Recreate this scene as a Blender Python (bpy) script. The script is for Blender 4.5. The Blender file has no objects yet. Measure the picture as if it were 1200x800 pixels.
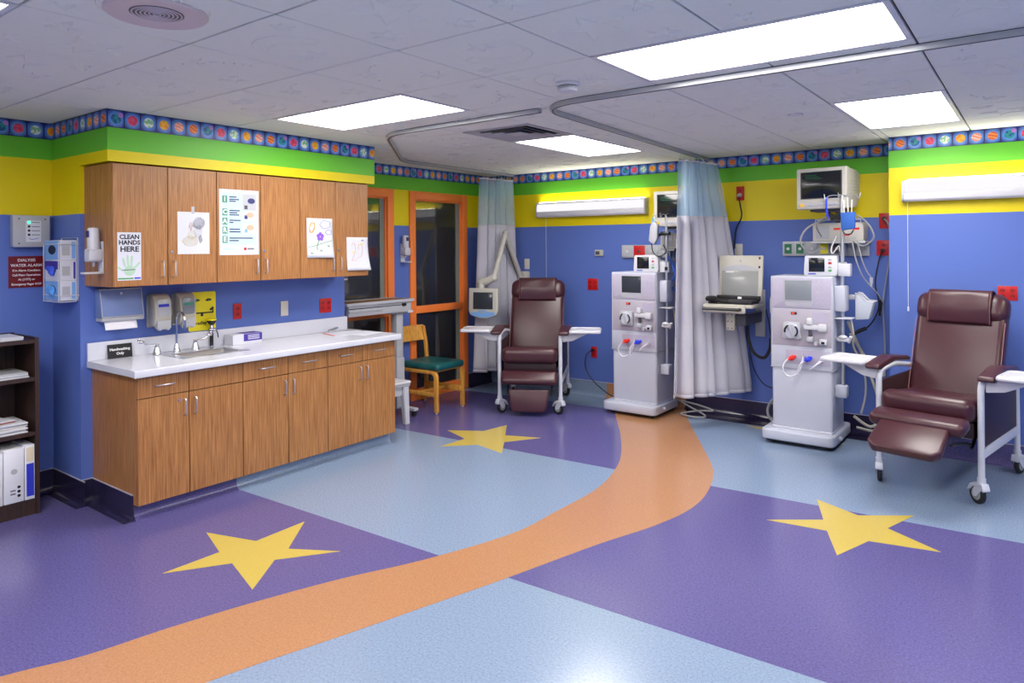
import bpy, bmesh, math, random
from mathutils import Matrix, Vector
random.seed(7)
PI = math.pi
scene = bpy.context.scene
COL = scene.collection

# ------------------------------------------------------------------ camera, world, exposure
H = 1.63            # eye height
CE = 2.485          # ceiling height
YAW = math.radians(37.0)
cam_d = bpy.data.cameras.new('camera')
cam = bpy.data.objects.new('camera', cam_d)
COL.objects.link(cam)
cam_d.sensor_width = 36.0
cam_d.lens = 820.0 / 1200.0 * 36.0
cam_d.shift_y = -(400.0 - 289.3) / 1200.0
cam_d.clip_start = 0.05
ro = -0.0070
fwd = Vector((-math.sin(YAW), math.cos(YAW), 0))
r0 = Vector((math.cos(YAW), math.sin(YAW), 0))
u0 = Vector((0, 0, 1))
rt = r0 * math.cos(ro) + u0 * math.sin(ro)
up = u0 * math.cos(ro) - r0 * math.sin(ro)
cam.matrix_world = Matrix(((rt.x, up.x, -fwd.x, 0), (rt.y, up.y, -fwd.y, 0), (rt.z, up.z, -fwd.z, H), (0, 0, 0, 1)))
scene.camera = cam
world = bpy.data.worlds.new('world'); scene.world = world
world.use_nodes = True
world.node_tree.nodes['Background'].inputs[0].default_value = (0.75, 0.8, 1, 1)
world.node_tree.nodes['Background'].inputs[1].default_value = 0.08
scene.view_settings.view_transform = 'Standard'
scene.view_settings.look = 'None'
scene.view_settings.gamma = 1.0
scene.view_settings.use_curve_mapping = False
scene.view_settings.exposure = 1.2
LIGHT = 9.0         # ceiling lens emission
BEDLIGHT = 7.0     # over-bed fixture emission

# ------------------------------------------------------------------ materials
MATS = {}
def lin(c):
    return tuple((v / 255 / 12.92 if v / 255 <= 0.04045 else ((v / 255 + 0.055) / 1.055) ** 2.4) for v in c)
def newmat(name):
    m = bpy.data.materials.new(name); m.use_nodes = True
    nt = m.node_tree; b = nt.nodes['Principled BSDF']
    MATS[name] = m
    return m, nt, b
def N(nt, typ, **kw):
    n = nt.nodes.new(typ)
    for k, v in kw.items(): setattr(n, k, v)
    return n
def math_node(nt, op, a, b=None, clamp=False):
    n = nt.nodes.new('ShaderNodeMath'); n.operation = op; n.use_clamp = clamp
    for i, v in enumerate((a, b)):
        if v is None: continue
        if isinstance(v, (int, float)): n.inputs[i].default_value = v
        else: nt.links.new(v, n.inputs[i])
    return n.outputs[0]
def mix_col(nt, fac, a, b):
    n = nt.nodes.new('ShaderNodeMix'); n.data_type = 'RGBA'
    for s, v in ((n.inputs['Factor'], fac), (n.inputs['A'], a), (n.inputs['B'], b)):
        if isinstance(v, (int, float)): s.default_value = v
        elif isinstance(v, tuple): s.default_value = (*v[:3], 1)
        else: nt.links.new(v, s)
    return n.outputs['Result']
def M(name, rgb=None, rough=0.5, metal=0.0, var=0.06, scale=12.0, spec=0.5, bump=0.0, bscale=200.0, emit=0.0, coat=0.0, trans=0.0):
    """principled material with a faint procedural tone variation; rgb in sRGB 0-255"""
    if name in MATS: return MATS[name]
    m, nt, b = newmat(name)
    c = lin(rgb)
    tc = N(nt, 'ShaderNodeTexCoord')
    no = N(nt, 'ShaderNodeTexNoise'); no.inputs['Scale'].default_value = scale; no.inputs['Detail'].default_value = 3
    nt.links.new(tc.outputs['Object'], no.inputs['Vector'])
    col = mix_col(nt, no.outputs['Fac'], tuple(v * (1 - var) for v in c), tuple(min(1, v * (1 + var)) for v in c))
    nt.links.new(col, b.inputs['Base Color'])
    b.inputs['Roughness'].default_value = rough
    b.inputs['Metallic'].default_value = metal
    b.inputs['Specular IOR Level'].default_value = spec
    if coat: b.inputs['Coat Weight'].default_value = coat
    if trans: b.inputs['Transmission Weight'].default_value = trans
    if emit:
        b.inputs['Emission Color'].default_value = (*c, 1); b.inputs['Emission Strength'].default_value = emit
    if bump:
        n2 = N(nt, 'ShaderNodeTexNoise'); n2.inputs['Scale'].default_value = bscale; n2.inputs['Detail'].default_value = 2
        nt.links.new(tc.outputs['Object'], n2.inputs['Vector'])
        bp = N(nt, 'ShaderNodeBump'); bp.inputs['Strength'].default_value = bump; bp.inputs['Distance'].default_value = 0.002
        nt.links.new(n2.outputs['Fac'], bp.inputs['Height']); nt.links.new(bp.outputs[0], b.inputs['Normal'])
    return m

def lino(name, rgb, amp=0.22):
    m, nt, b = newmat(name)
    c = lin(rgb)
    g = N(nt, 'ShaderNodeNewGeometry')
    n1 = N(nt, 'ShaderNodeTexNoise'); n1.inputs['Scale'].default_value = 95; n1.inputs['Detail'].default_value = 4; n1.inputs['Roughness'].default_value = 0.8
    n2 = N(nt, 'ShaderNodeTexNoise'); n2.inputs['Scale'].default_value = 1.1; n2.inputs['Detail'].default_value = 3
    nt.links.new(g.outputs['Position'], n1.inputs['Vector']); nt.links.new(g.outputs['Position'], n2.inputs['Vector'])
    f = N(nt, 'ShaderNodeMapRange'); f.inputs[1].default_value = 0.34; f.inputs[2].default_value = 0.66
    nt.links.new(n1.outputs['Fac'], f.inputs[0])
    col = mix_col(nt, f.outputs[0], tuple(v * (1 - amp) for v in c), tuple(min(1, v * (1 + amp)) for v in c))
    nt.links.new(col, b.inputs['Base Color'])
    r = N(nt, 'ShaderNodeMapRange'); r.inputs[1].default_value = 0.3; r.inputs[2].default_value = 0.7; r.inputs[3].default_value = 0.14; r.inputs[4].default_value = 0.23
    nt.links.new(n2.outputs['Fac'], r.inputs[0]); nt.links.new(r.outputs[0], b.inputs['Roughness'])
    b.inputs['Specular IOR Level'].default_value = 0.5
    bp = N(nt, 'ShaderNodeBump'); bp.inputs['Strength'].default_value = 0.05; bp.inputs['Distance'].default_value = 0.001
    nt.links.new(n1.outputs['Fac'], bp.inputs['Height']); nt.links.new(bp.outputs[0], b.inputs['Normal'])
    return m
lino('lino_blue', (127, 145, 171), 0.22)
lino('lino_purple', (91, 85, 136), 0.30)
lino('lino_orange', (172, 125, 90), 0.17)
lino('lino_yellow', (190, 168, 82), 0.05)
lino('lino_dark', (40, 35, 62), 0.2)

def wood(name, dark, light, sx=60.0, sz=2.2, axis='Z', rough=0.38, amp=1.0):
    """streaky veneer, grain along the given world axis"""
    m, nt, b = newmat(name)
    tc = N(nt, 'ShaderNodeNewGeometry'); mp = N(nt, 'ShaderNodeMapping')
    s = {'Z': (sx, sx, sz), 'Y': (sx, sz, sx), 'X': (sz, sx, sx)}[axis]
    mp.inputs['Scale'].default_value = s
    nt.links.new(tc.outputs['Position'], mp.inputs['Vector'])
    n1 = N(nt, 'ShaderNodeTexNoise'); n1.inputs['Scale'].default_value = 1.6; n1.inputs['Detail'].default_value = 5; n1.inputs['Roughness'].default_value = 0.65
    nt.links.new(mp.outputs[0], n1.inputs['Vector'])
    f = N(nt, 'ShaderNodeMapRange'); f.inputs[1].default_value = 0.5 - 0.17 * amp; f.inputs[2].default_value = 0.5 + 0.17 * amp
    nt.links.new(n1.outputs['Fac'], f.inputs[0])
    nt.links.new(mix_col(nt, f.outputs[0], lin(dark), lin(light)), b.inputs['Base Color'])
    b.inputs['Roughness'].default_value = rough
    return m
wood('oak_veneer', (126, 76, 36), (188, 134, 80), sx=85, sz=2.6, amp=1.1)
wood('chair_beech', (192, 128, 44), (226, 168, 76), sx=30, sz=3)
wood('bookcase_walnut', (36, 22, 17), (62, 40, 32), sx=40, sz=2, axis='Z', rough=0.45)
wood('table_laminate', (120, 84, 50), (158, 116, 74), sx=40, sz=3, axis='Y')

def paint():
    """wall paint in three flat bands measured from the floor: blue, yellow, green"""
    m, nt, b = newmat('wall_paint')
    g = N(nt, 'ShaderNodeNewGeometry'); sp = N(nt, 'ShaderNodeSeparateXYZ')
    nt.links.new(g.outputs['Position'], sp.inputs[0])
    no = N(nt, 'ShaderNodeTexNoise'); no.inputs['Scale'].default_value = 300; no.inputs['Detail'].default_value = 2
    nt.links.new(g.outputs['Position'], no.inputs['Vector'])
    z = sp.outputs['Z']
    c1 = mix_col(nt, math_node(nt, 'GREATER_THAN', z, 1.862), lin((89, 113, 186)), lin((222, 202, 6)))
    c2 = mix_col(nt, math_node(nt, 'GREATER_THAN', z, 2.238), c1, lin((98, 186, 48)))
    nt.links.new(c2, b.inputs['Base Color'])
    b.inputs['Roughness'].default_value = 0.45; b.inputs['Specular IOR Level'].default_value = 0.35
    bp = N(nt, 'ShaderNodeBump'); bp.inputs['Strength'].default_value = 0.08; bp.inputs['Distance'].default_value = 0.001
    nt.links.new(no.outputs['Fac'], bp.inputs['Height']); nt.links.new(bp.outputs[0], b.inputs['Normal'])
    return m
paint()

def border():
    """printed wallpaper border: a planet in every 0.1 m cell, six in turn (uv: u counts cells)"""
    m, nt, b = newmat('planet_border')
    tc = N(nt, 'ShaderNodeTexCoord'); sp = N(nt, 'ShaderNodeSeparateXYZ'); nt.links.new(tc.outputs['UV'], sp.inputs[0])
    U, V = sp.outputs['X'], sp.outputs['Y']
    fu = math_node(nt, 'FRACT', U); cell = math_node(nt, 'FLOOR', U)
    k = math_node(nt, 'MODULO', math_node(nt, 'ADD', cell, 600.0), 6.0)
    kk = math_node(nt, 'DIVIDE', math_node(nt, 'ADD', k, 0.5), 6.0)
    dx = math_node(nt, 'SUBTRACT', fu, 0.52); dy = math_node(nt, 'MULTIPLY', math_node(nt, 'SUBTRACT', V, 0.5), 1.1)
    def dist(ax, ay):
        return math_node(nt, 'SQRT', math_node(nt, 'ADD', math_node(nt, 'POWER', math_node(nt, 'ABSOLUTE', ax), 2.0), math_node(nt, 'POWER', math_node(nt, 'ABSOLUTE', ay), 2.0)))
    d = dist(dx, dy)
    def ramp(cols):
        r = N(nt, 'ShaderNodeValToRGB'); r.color_ramp.interpolation = 'CONSTANT'
        el = r.color_ramp.elements
        while len(el) < 6: el.new(0.5)
        for i, c in enumerate(cols):
            el[i].position = i / 6.0; el[i].color = (*lin(c), 1)
        nt.links.new(kk, r.inputs[0]); return r.outputs[0]
    A = ramp([(40, 150, 150), (224, 60, 96), (150, 206, 150), (252, 190, 40), (250, 140, 112), (222, 96, 44)])
    B = ramp([(20, 90, 150), (240, 90, 120), (236, 244, 226), (246, 150, 16), (252, 202, 176), (248, 150, 60)])
    wv = N(nt, 'ShaderNodeTexNoise'); wv.inputs['Scale'].default_value = 2.2
    nt.links.new(tc.outputs['UV'], wv.inputs['Vector'])
    st = math_node(nt, 'SINE', math_node(nt, 'ADD', math_node(nt, 'MULTIPLY', math_node(nt, 'ADD', dy, math_node(nt, 'MULTIPLY', dx, 0.35)), 26.0), math_node(nt, 'MULTIPLY', wv.outputs['Fac'], 9.0)))
    isband = math_node(nt, 'GREATER_THAN', k, 3.5)
    cl = N(nt, 'ShaderNodeTexNoise'); cl.inputs['Scale'].default_value = 4.5; cl.inputs['Detail'].default_value = 1.5; nt.links.new(tc.outputs['UV'], cl.inputs['Vector'])
    cloud = math_node(nt, 'GREATER_THAN', cl.outputs['Fac'], 0.5)
    sel = math_node(nt, 'ADD', math_node(nt, 'MULTIPLY', isband, math_node(nt, 'GREATER_THAN', st, 0.1)), math_node(nt, 'MULTIPLY', math_node(nt, 'SUBTRACT', 1.0, isband), cloud), True)
    planet = mix_col(nt, sel, A, B)
    vo = N(nt, 'ShaderNodeTexVoronoi'); vo.inputs['Scale'].default_value = 7.0; nt.links.new(tc.outputs['UV'], vo.inputs['Vector'])
    glow = N(nt, 'ShaderNodeMapRange'); glow.inputs[1].default_value = 0.30; glow.inputs[2].default_value = 0.62; glow.inputs[3].default_value = 1; glow.inputs[4].default_value = 0
    nt.links.new(d, glow.inputs[0])
    bg = mix_col(nt, glow.outputs[0], lin((22, 34, 128)), lin((104, 160, 236)))
    bg = mix_col(nt, math_node(nt, 'LESS_THAN', vo.outputs['Distance'], 0.09), bg, lin((236, 236, 190)))
    edge = math_node(nt, 'GREATER_THAN', math_node(nt, 'ABSOLUTE', math_node(nt, 'SUBTRACT', fu, 0.5)), 0.465)
    bg = mix_col(nt, edge, bg, lin((14, 16, 84)))
    rad = ramp([(0, 0, 0)] * 6)
    col = mix_col(nt, math_node(nt, 'LESS_THAN', d, 0.31), bg, planet)
    # small companion moon
    d2 = dist(math_node(nt, 'ADD', dx, -0.27), math_node(nt, 'ADD', dy, -0.25))
    moon = math_node(nt, 'MULTIPLY', math_node(nt, 'LESS_THAN', d2, 0.15), math_node(nt, 'LESS_THAN', k, 0.5))
    col = mix_col(nt, moon, col, lin((196, 130, 206)))
    rim = math_node(nt, 'GREATER_THAN', math_node(nt, 'ABSOLUTE', dy), 0.51)
    col = mix_col(nt, rim, col, lin((12, 14, 70)))
    nt.links.new(col, b.inputs['Base Color']); b.inputs['Roughness'].default_value = 0.4
    return m
border()

def glass_wired():
    """thin window pane with embedded diagonal wire"""
    m, nt, b = newmat('wired_glass')
    out = nt.nodes['Material Output']
    tr = N(nt, 'ShaderNodeBsdfTransparent'); tr.inputs[0].default_value = (0.78, 0.82, 0.8, 1)
    gl = N(nt, 'ShaderNodeBsdfGlossy'); gl.inputs['Roughness'].default_value = 0.02; gl.inputs[0].default_value = (1, 1, 1, 1)
    fr = N(nt, 'ShaderNodeFresnel'); fr.inputs[0].default_value = 1.5
    mx = N(nt, 'ShaderNodeMixShader')
    nt.links.new(math_node(nt, 'ADD', math_node(nt, 'MULTIPLY', fr.outputs[0], 1.5), 0.03, True), mx.inputs[0])
    nt.links.new(tr.outputs[0], mx.inputs[1]); nt.links.new(gl.outputs[0], mx.inputs[2])
    tc = N(nt, 'ShaderNodeTexCoord'); sp = N(nt, 'ShaderNodeSeparateXYZ'); nt.links.new(tc.outputs['Object'], sp.inputs[0])
    def lines(sgn):
        a = math_node(nt, 'FRACT', math_node(nt, 'DIVIDE', math_node(nt, 'ADD', sp.outputs['X'], math_node(nt, 'MULTIPLY', sp.outputs['Y'], sgn)), 0.026))
        return math_node(nt, 'LESS_THAN', a, 0.085)
    w = math_node(nt, 'MAXIMUM', lines(1.0), lines(-1.0))
    df = N(nt, 'ShaderNodeBsdfPrincipled'); df.inputs['Base Color'].default_value = (0.10, 0.10, 0.11, 1); df.inputs['Metallic'].default_value = 0.5; df.inputs['Roughness'].default_value = 0.45
    m2 = N(nt, 'ShaderNodeMixShader'); nt.links.new(w, m2.inputs[0]); nt.links.new(mx.outputs[0], m2.inputs[1]); nt.links.new(df.outputs[0], m2.inputs[2])
    nt.links.new(m2.outputs[0], out.inputs[0])
    return m
glass_wired()

def netting():
    m, nt, b = newmat('curtain_netting')
    out = nt.nodes['Material Output']
    b.inputs['Base Color'].default_value = (*lin((178, 206, 228)), 1); b.inputs['Roughness'].default_value = 0.9
    tr = N(nt, 'ShaderNodeBsdfTransparent'); mx = N(nt, 'ShaderNodeMixShader')
    tc = N(nt, 'ShaderNodeTexCoord'); no = N(nt, 'ShaderNodeTexNoise'); no.inputs['Scale'].default_value = 160
    nt.links.new(tc.outputs['Object'], no.inputs['Vector'])
    nt.links.new(math_node(nt, 'ADD', math_node(nt, 'MULTIPLY', no.outputs['Fac'], 0.2), 0.46, True), mx.inputs[0])
    nt.links.new(tr.outputs[0], mx.inputs[1]); nt.links.new(b.outputs[0], mx.inputs[2]); nt.links.new(mx.outputs[0], out.inputs[0])
    return m
netting()
def fabric():
    m, nt, b = newmat('curtain_cloth')
    out = nt.nodes['Material Output']
    tc = N(nt, 'ShaderNodeTexCoord'); no = N(nt, 'ShaderNodeTexNoise'); no.inputs['Scale'].default_value = 4
    nt.links.new(tc.outputs['Object'], no.inputs['Vector'])
    nt.links.new(mix_col(nt, no.outputs['Fac'], lin((196, 196, 212)), lin((226, 222, 228))), b.inputs['Base Color'])
    b.inputs['Roughness'].default_value = 0.85
    tl = N(nt, 'ShaderNodeBsdfTranslucent'); tl.inputs[0].default_value = (*lin((206, 210, 228)), 1)
    mx = N(nt, 'ShaderNodeMixShader'); mx.inputs[0].default_value = 0.25
    nt.links.new(b.outputs[0], mx.inputs[1]); nt.links.new(tl.outputs[0], mx.inputs[2]); nt.links.new(mx.outputs[0], out.inputs[0])
    return m
fabric()
def clearplastic(name, rgb, fac):
    m, nt, b = newmat(name); out = nt.nodes['Material Output']
    b.inputs['Base Color'].default_value = (*lin(rgb), 1); b.inputs['Roughness'].default_value = 0.15
    no = N(nt, 'ShaderNodeTexNoise'); no.inputs['Scale'].default_value = 20
    tr = N(nt, 'ShaderNodeBsdfTransparent'); mx = N(nt, 'ShaderNodeMixShader')
    nt.links.new(math_node(nt, 'ADD', math_node(nt, 'MULTIPLY', no.outputs['Fac'], 0.05), fac, True), mx.inputs[0])
    nt.links.new(tr.outputs[0], mx.inputs[1]); nt.links.new(b.outputs[0], mx.inputs[2]); nt.links.new(mx.outputs[0], out.inputs[0])
clearplastic('clear_tube', (226, 226, 236), 0.55)
clearplastic('clear_plastic', (214, 220, 230), 0.6)

def emitter(name, rgb, s):
    m, nt, b = newmat(name)
    out = nt.nodes['Material Output']
    e = N(nt, 'ShaderNodeEmission'); e.inputs[0].default_value = (*lin(rgb), 1)
    no = N(nt, 'ShaderNodeTexNoise'); no.inputs['Scale'].default_value = 90
    nt.links.new(math_node(nt, 'ADD', math_node(nt, 'MULTIPLY', no.outputs['Fac'], s * 0.04), s * 0.98), e.inputs[1])
    nt.links.new(e.outputs[0], out.inputs[0])
emitter('lens_glow', (255, 250, 246), LIGHT)
emitter('bedlight_glow', (255, 250, 244), BEDLIGHT)
emitter('bedlight_front', (248, 246, 250), 0.46)
emitter('led_green', (40, 240, 150), 2.0)
emitter('display_red', (250, 60, 40), 1.2)

M('ceiling_tile', (228, 229, 222), 0.9, var=0.03, scale=30, bump=0.25, bscale=240)
M('ceiling_grid', (84, 82, 84), 0.7)
M('fixture_white', (214, 213, 218), 0.4)
M('track_metal', (176, 178, 184), 0.35, metal=0.4)
M('track_dark', (70, 70, 74), 0.5)
M('vent_grey', (176, 174, 178), 0.5)
M('vent_dark', (34, 34, 36), 0.8)
M('speaker_cream', (206, 190, 194), 0.5)
M('speaker_dark', (96, 90, 96), 0.6)
M('orange_frame', (244, 130, 58), 0.38)
M('jamb_grey', (120, 128, 120), 0.5)
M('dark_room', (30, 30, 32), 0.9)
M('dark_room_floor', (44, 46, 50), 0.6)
M('caulk', (176, 172, 186), 0.6)
M('counter_white', (208, 210, 220), 0.16, var=0.02)
M('steel', (206, 208, 212), 0.3, metal=0.85)
M('chrome', (196, 197, 204), 0.2, metal=0.95)
M('handle_steel', (196, 196, 204), 0.28, metal=0.9)
M('shadow_gap', (36, 24, 16), 0.8)
M('white_plastic', (200, 201, 208), 0.35, var=0.03)
M('off_white', (214, 210, 198), 0.4, var=0.03)
M('cream_plastic', (188, 184, 172), 0.4, var=0.03)
M('grey_plastic', (170, 172, 178), 0.4)
M('light_grey', (176, 178, 184), 0.4, var=0.03)
M('dark_grey', (70, 72, 78), 0.45)
M('black_plastic', (20, 20, 23), 0.4)
M('black_rubber', (24, 24, 26), 0.7)
M('wheel_grey', (150, 152, 152), 0.5)
M('machine_white', (186, 189, 203), 0.33, var=0.02)
M('machine_panel', (176, 170, 190), 0.4, var=0.03)
M('machine_beige', (172, 166, 178), 0.4, var=0.05)
M('screen_dark', (52, 58, 66), 0.12)
M('screen_grey', (132, 138, 146), 0.2)
M('screen_black', (22, 26, 30), 0.12)
M('laptop_screen', (150, 152, 150), 0.16)
M('burgundy', (64, 29, 38), 0.33, var=0.10, scale=5, bump=0.12, bscale=160)
M('burgundy_dark', (44, 20, 27), 0.45, var=0.08)
M('stitch', (140, 96, 96), 0.6)
M('frame_white', (196, 199, 210), 0.32)
M('green_vinyl', (14, 84, 86), 0.35, var=0.1)
M('red_plate', (190, 22, 24), 0.4)
M('red_dark', (52, 4, 6), 0.5)
M('red_mid', (150, 16, 18), 0.45)
M('red_cap', (226, 36, 24), 0.35)
M('blue_cap', (36, 60, 226), 0.35)
M('sign_maroon', (112, 12, 20), 0.4)
M('ink_white', (236, 234, 236), 0.5)
M('ink_black', (18, 18, 22), 0.6)
M('ink_grey', (120, 120, 130), 0.7)
M('ink_blue', (40, 52, 190), 0.5)
M('ink_pale_green', (170, 204, 178), 0.7)
M('ink_green', (60, 150, 70), 0.6)
M('ink_teal', (70, 146, 124), 0.6)
M('ink_pale_teal', (186, 212, 214), 0.7)
M('ink_yellow', (240, 224, 120), 0.7)
M('ink_purple', (140, 90, 210), 0.7)
M('ink_pink', (240, 110, 110), 0.7)
M('ink_orange', (246, 190, 50), 0.7)
M('ink_skin', (220, 170, 146), 0.7)
M('ink_navy', (50, 56, 110), 0.7)
M('paper', (210, 212, 222), 0.7, var=0.02)
M('paper_cream', (226, 218, 196), 0.7)
M('yellow_sign', (236, 222, 18), 0.4)
M('yellow_plastic', (236, 222, 18), 0.4)
M('box_blue', (120, 170, 226), 0.5)
M('box_purple', (60, 44, 150), 0.5)
M('glove_blue', (60, 90, 214), 0.5)
M('glove_sky', (90, 160, 236), 0.5)
M('crt_beige', (190, 187, 178), 0.45, var=0.03)
M('green_plate', (24, 110, 70), 0.4)
M('cable_grey', (150, 150, 152), 0.5)
M('cable_black', (20, 20, 22), 0.5)
M('cable_cream', (196, 190, 176), 0.5)
M('cable_blue', (40, 80, 170), 0.5)
M('pouch_blue', (40, 90, 170), 0.7)
M('tape_cyan', (40, 170, 210), 0.6)
M('binder_white', (222, 224, 232), 0.4)
M('book_cream', (220, 210, 180), 0.6)
M('folder_rust', (160, 66, 44), 0.6)
M('bracket_tan', (150, 96, 60), 0.5)
M('towel_paper', (236, 236, 242), 0.8)
M('dispenser_blue', (120, 140, 190), 0.5, metal=0.2)

# ------------------------------------------------------------------ geometry helpers
I4 = Matrix.Identity(4)
def T(x, y, z): return Matrix.Translation((x, y, z))
def RX(a): return Matrix.Rotation(a, 4, 'X')
def RY(a): return Matrix.Rotation(a, 4, 'Y')
def RZ(a): return Matrix.Rotation(a, 4, 'Z')
def wallM(o, n):
    """frame on an upright surface: x right, y up, z out of the surface"""
    n = Vector(n).normalized(); u = Vector((0, 0, 1)); r = u.cross(n)
    return Matrix(((r.x, u.x, n.x, o[0]), (r.y, u.y, n.y, o[1]), (r.z, u.z, n.z, o[2]), (0, 0, 0, 1)))

class MB:
    def __init__(s, m=None):
        s.bm = bmesh.new(); s.m = m or I4
    def _add(s, b, m=None):
        mm = s.m @ m if m is not None else s.m
        if mm is not I4: bmesh.ops.transform(b, matrix=mm, verts=b.verts)
        if mm.determinant() < 0: bmesh.ops.reverse_faces(b, faces=b.faces[:])
        me = bpy.data.meshes.new('tmp'); b.to_mesh(me); b.free()
        s.bm.from_mesh(me); bpy.data.meshes.remove(me)
        return s
    def box(s, x0, x1, y0, y1, z0, z1, bev=0.0, seg=2, m=None):
        b = bmesh.new(); bmesh.ops.create_cube(b, size=1)
        for v in b.verts:
            v.co = Vector(((x0 + x1) / 2 + v.co.x * (x1 - x0), (y0 + y1) / 2 + v.co.y * (y1 - y0), (z0 + z1) / 2 + v.co.z * (z1 - z0)))
        if bev:
            bev = min(bev, 0.49 * min(abs(x1 - x0), abs(y1 - y0), abs(z1 - z0)))
            bmesh.ops.bevel(b, geom=b.edges[:], offset=bev, segments=seg, affect='EDGES', profile=0.5)
        return s._add(b, m)
    def cyl(s, p0, p1, r, n=16, r2=None, m=None):
        p0, p1 = Vector(p0), Vector(p1); d = p1 - p0
        b = bmesh.new(); bmesh.ops.create_cone(b, cap_ends=True, segments=n, radius1=r, radius2=r if r2 is None else r2, depth=d.length)
        q = Vector((0, 0, 1)).rotation_difference(d.normalized()).to_matrix().to_4x4()
        bmesh.ops.transform(b, matrix=Matrix.Translation((p0 + p1) / 2) @ q, verts=b.verts)
        return s._add(b, m)
    def sphere(s, c, r, sc=(1, 1, 1), n=12, m=None):
        b = bmesh.new(); bmesh.ops.create_uvsphere(b, u_segments=n, v_segments=max(6, n * 2 // 3), radius=r)
        for v in b.verts: v.co = Vector((v.co.x * sc[0] + c[0], v.co.y * sc[1] + c[1], v.co.z * sc[2] + c[2]))
        return s._add(b, m)
    def tube(s, pts, r, n=8, smooth=0, m=None, closed=False):
        P = [Vector(p) for p in pts]
        if smooth:
            Q = []
            L = len(P)
            for i in range(L - 1):
                a, b_, c, d = P[max(i - 1, 0)], P[i], P[i + 1], P[min(i + 2, L - 1)]
                for k in range(smooth):
                    t = k / smooth
                    Q.append(0.5 * ((2 * b_) + (c - a) * t + (2 * a - 5 * b_ + 4 * c - d) * t * t + (3 * b_ - a - 3 * c + d) * t ** 3))
            Q.append(P[-1]); P = Q
        b = bmesh.new(); rings = []
        t0 = (P[1] - P[0]).normalized()
        nrm = t0.orthogonal().normalized()
        for i, p in enumerate(P):
            t = (P[min(i + 1, len(P) - 1)] - P[max(i - 1, 0)])
            t = t.normalized() if t.length > 1e-9 else t0
            nrm = (nrm - t * nrm.dot(t))
            nrm = nrm.normalized() if nrm.length > 1e-6 else t.orthogonal().normalized()
            bn = t.cross(nrm)
            rings.append([b.verts.new(p + (nrm * math.cos(2 * PI * k / n) + bn * math.sin(2 * PI * k / n)) * r) for k in range(n)])
        for i in range(len(rings) - 1):
            for k in range(n):
                b.faces.new((rings[i][k], rings[i][(k + 1) % n], rings[i + 1][(k + 1) % n], rings[i + 1][k]))
        b.faces.new(rings[0][::-1]); b.faces.new(rings[-1])
        bmesh.ops.recalc_face_normals(b, faces=b.faces)
        return s._add(b, m)
    def lathe(s, prof, n=20, m=None):
        """profile of (radius, z) turned about z"""
        b = bmesh.new(); rings = []
        for r, z in prof:
            rings.append([b.verts.new((max(r, 1e-4) * math.cos(2 * PI * k / n), max(r, 1e-4) * math.sin(2 * PI * k / n), z)) for k in range(n)])
        for i in range(len(rings) - 1):
            for k in range(n): b.faces.new((rings[i][k], rings[i][(k + 1) % n], rings[i + 1][(k + 1) % n], rings[i + 1][k]))
        b.faces.new(rings[0][::-1]); b.faces.new(rings[-1])
        bmesh.ops.recalc_face_normals(b, faces=b.faces)
        return s._add(b, m)
    def prism(s, poly, z0, z1, bev=0.0, seg=2, m=None):
        """2-d outline (x,y) extruded along z"""
        b = bmesh.new()
        a = [b.verts.new((x, y, z0)) for x, y in poly]; c = [b.verts.new((x, y, z1)) for x, y in poly]
        n = len(poly)
        b.faces.new(a[::-1]); b.faces.new(c)
        for i in range(n): b.faces.new((a[i], a[(i + 1) % n], c[(i + 1) % n], c[i]))
        bmesh.ops.recalc_face_normals(b, faces=b.faces)
        if bev: bmesh.ops.bevel(b, geom=b.edges[:], offset=bev, segments=seg, affect='EDGES', profile=0.5)
        return s._add(b, m)
    def grid(s, fn, nu, nv, m=None):
        b = bmesh.new(); V = [[b.verts.new(fn(i / nu, j / nv)) for j in range(nv + 1)] for i in range(nu + 1)]
        for i in range(nu):
            for j in range(nv): b.faces.new((V[i][j], V[i + 1][j], V[i + 1][j + 1], V[i][j + 1]))
        return s._add(b, m)
    def mesh(s, name):
        me = bpy.data.meshes.new(name); s.bm.to_mesh(me); s.bm.free()
        for p in me.polygons: p.use_smooth = True
        me.set_sharp_from_angle(angle=math.radians(38))
        return me

def O(name, mb, mat, parent=None, m=None, label=None):
    me = mb.mesh(name) if isinstance(mb, MB) else mb
    o = bpy.data.objects.new(name, me); COL.objects.link(o)
    if mat and not me.materials: me.materials.append(MATS[mat])
    if parent: o.parent = parent
    if m is not None: o.matrix_local = m
    if label: o['label'] = label
    return o
def tag(o, label, cat, group=None):
    o['label'] = label; o['category'] = cat
    if group: o['group'] = group
    return o
def thing(name, label, cat, m=None, group=None):
    o = bpy.data.objects.new(name, None); COL.objects.link(o)
    o.empty_display_size = 0.1
    if m is not None: o.matrix_world = m
    return tag(o, label, cat, group)
def struct(o, label=None):
    o['kind'] = 'structure'
    if label: o['label'] = label
    return o
def sempty(name, m=None):
    o = bpy.data.objects.new(name, None); COL.objects.link(o); o.empty_display_size = 0.1
    if m is not None: o.matrix_world = m
    return struct(o)
def B(*a, **k): return MB().box(*a, **k)
_fonts = {}
def text(s, size, mat, parent, m, name='lettering', align='CENTER', ext=0.0006, bold=0.0, sx=1.0):
    cu = bpy.data.curves.new('t', 'FONT'); cu.body = s; cu.size = size; cu.align_x = align; cu.align_y = 'CENTER'
    cu.extrude = ext; cu.offset = bold; cu.resolution_u = 2
    to = bpy.data.objects.new('t', cu); COL.objects.link(to)
    bpy.context.view_layer.update()
    me = bpy.data.meshes.new_from_object(to)
    bpy.data.objects.remove(to); bpy.data.curves.remove(cu)
    me.name = name; me.materials.clear()
    if sx != 1.0: me.transform(Matrix.Diagonal((sx, 1, 1, 1)))
    return O(name, me, mat, parent, m)
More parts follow.
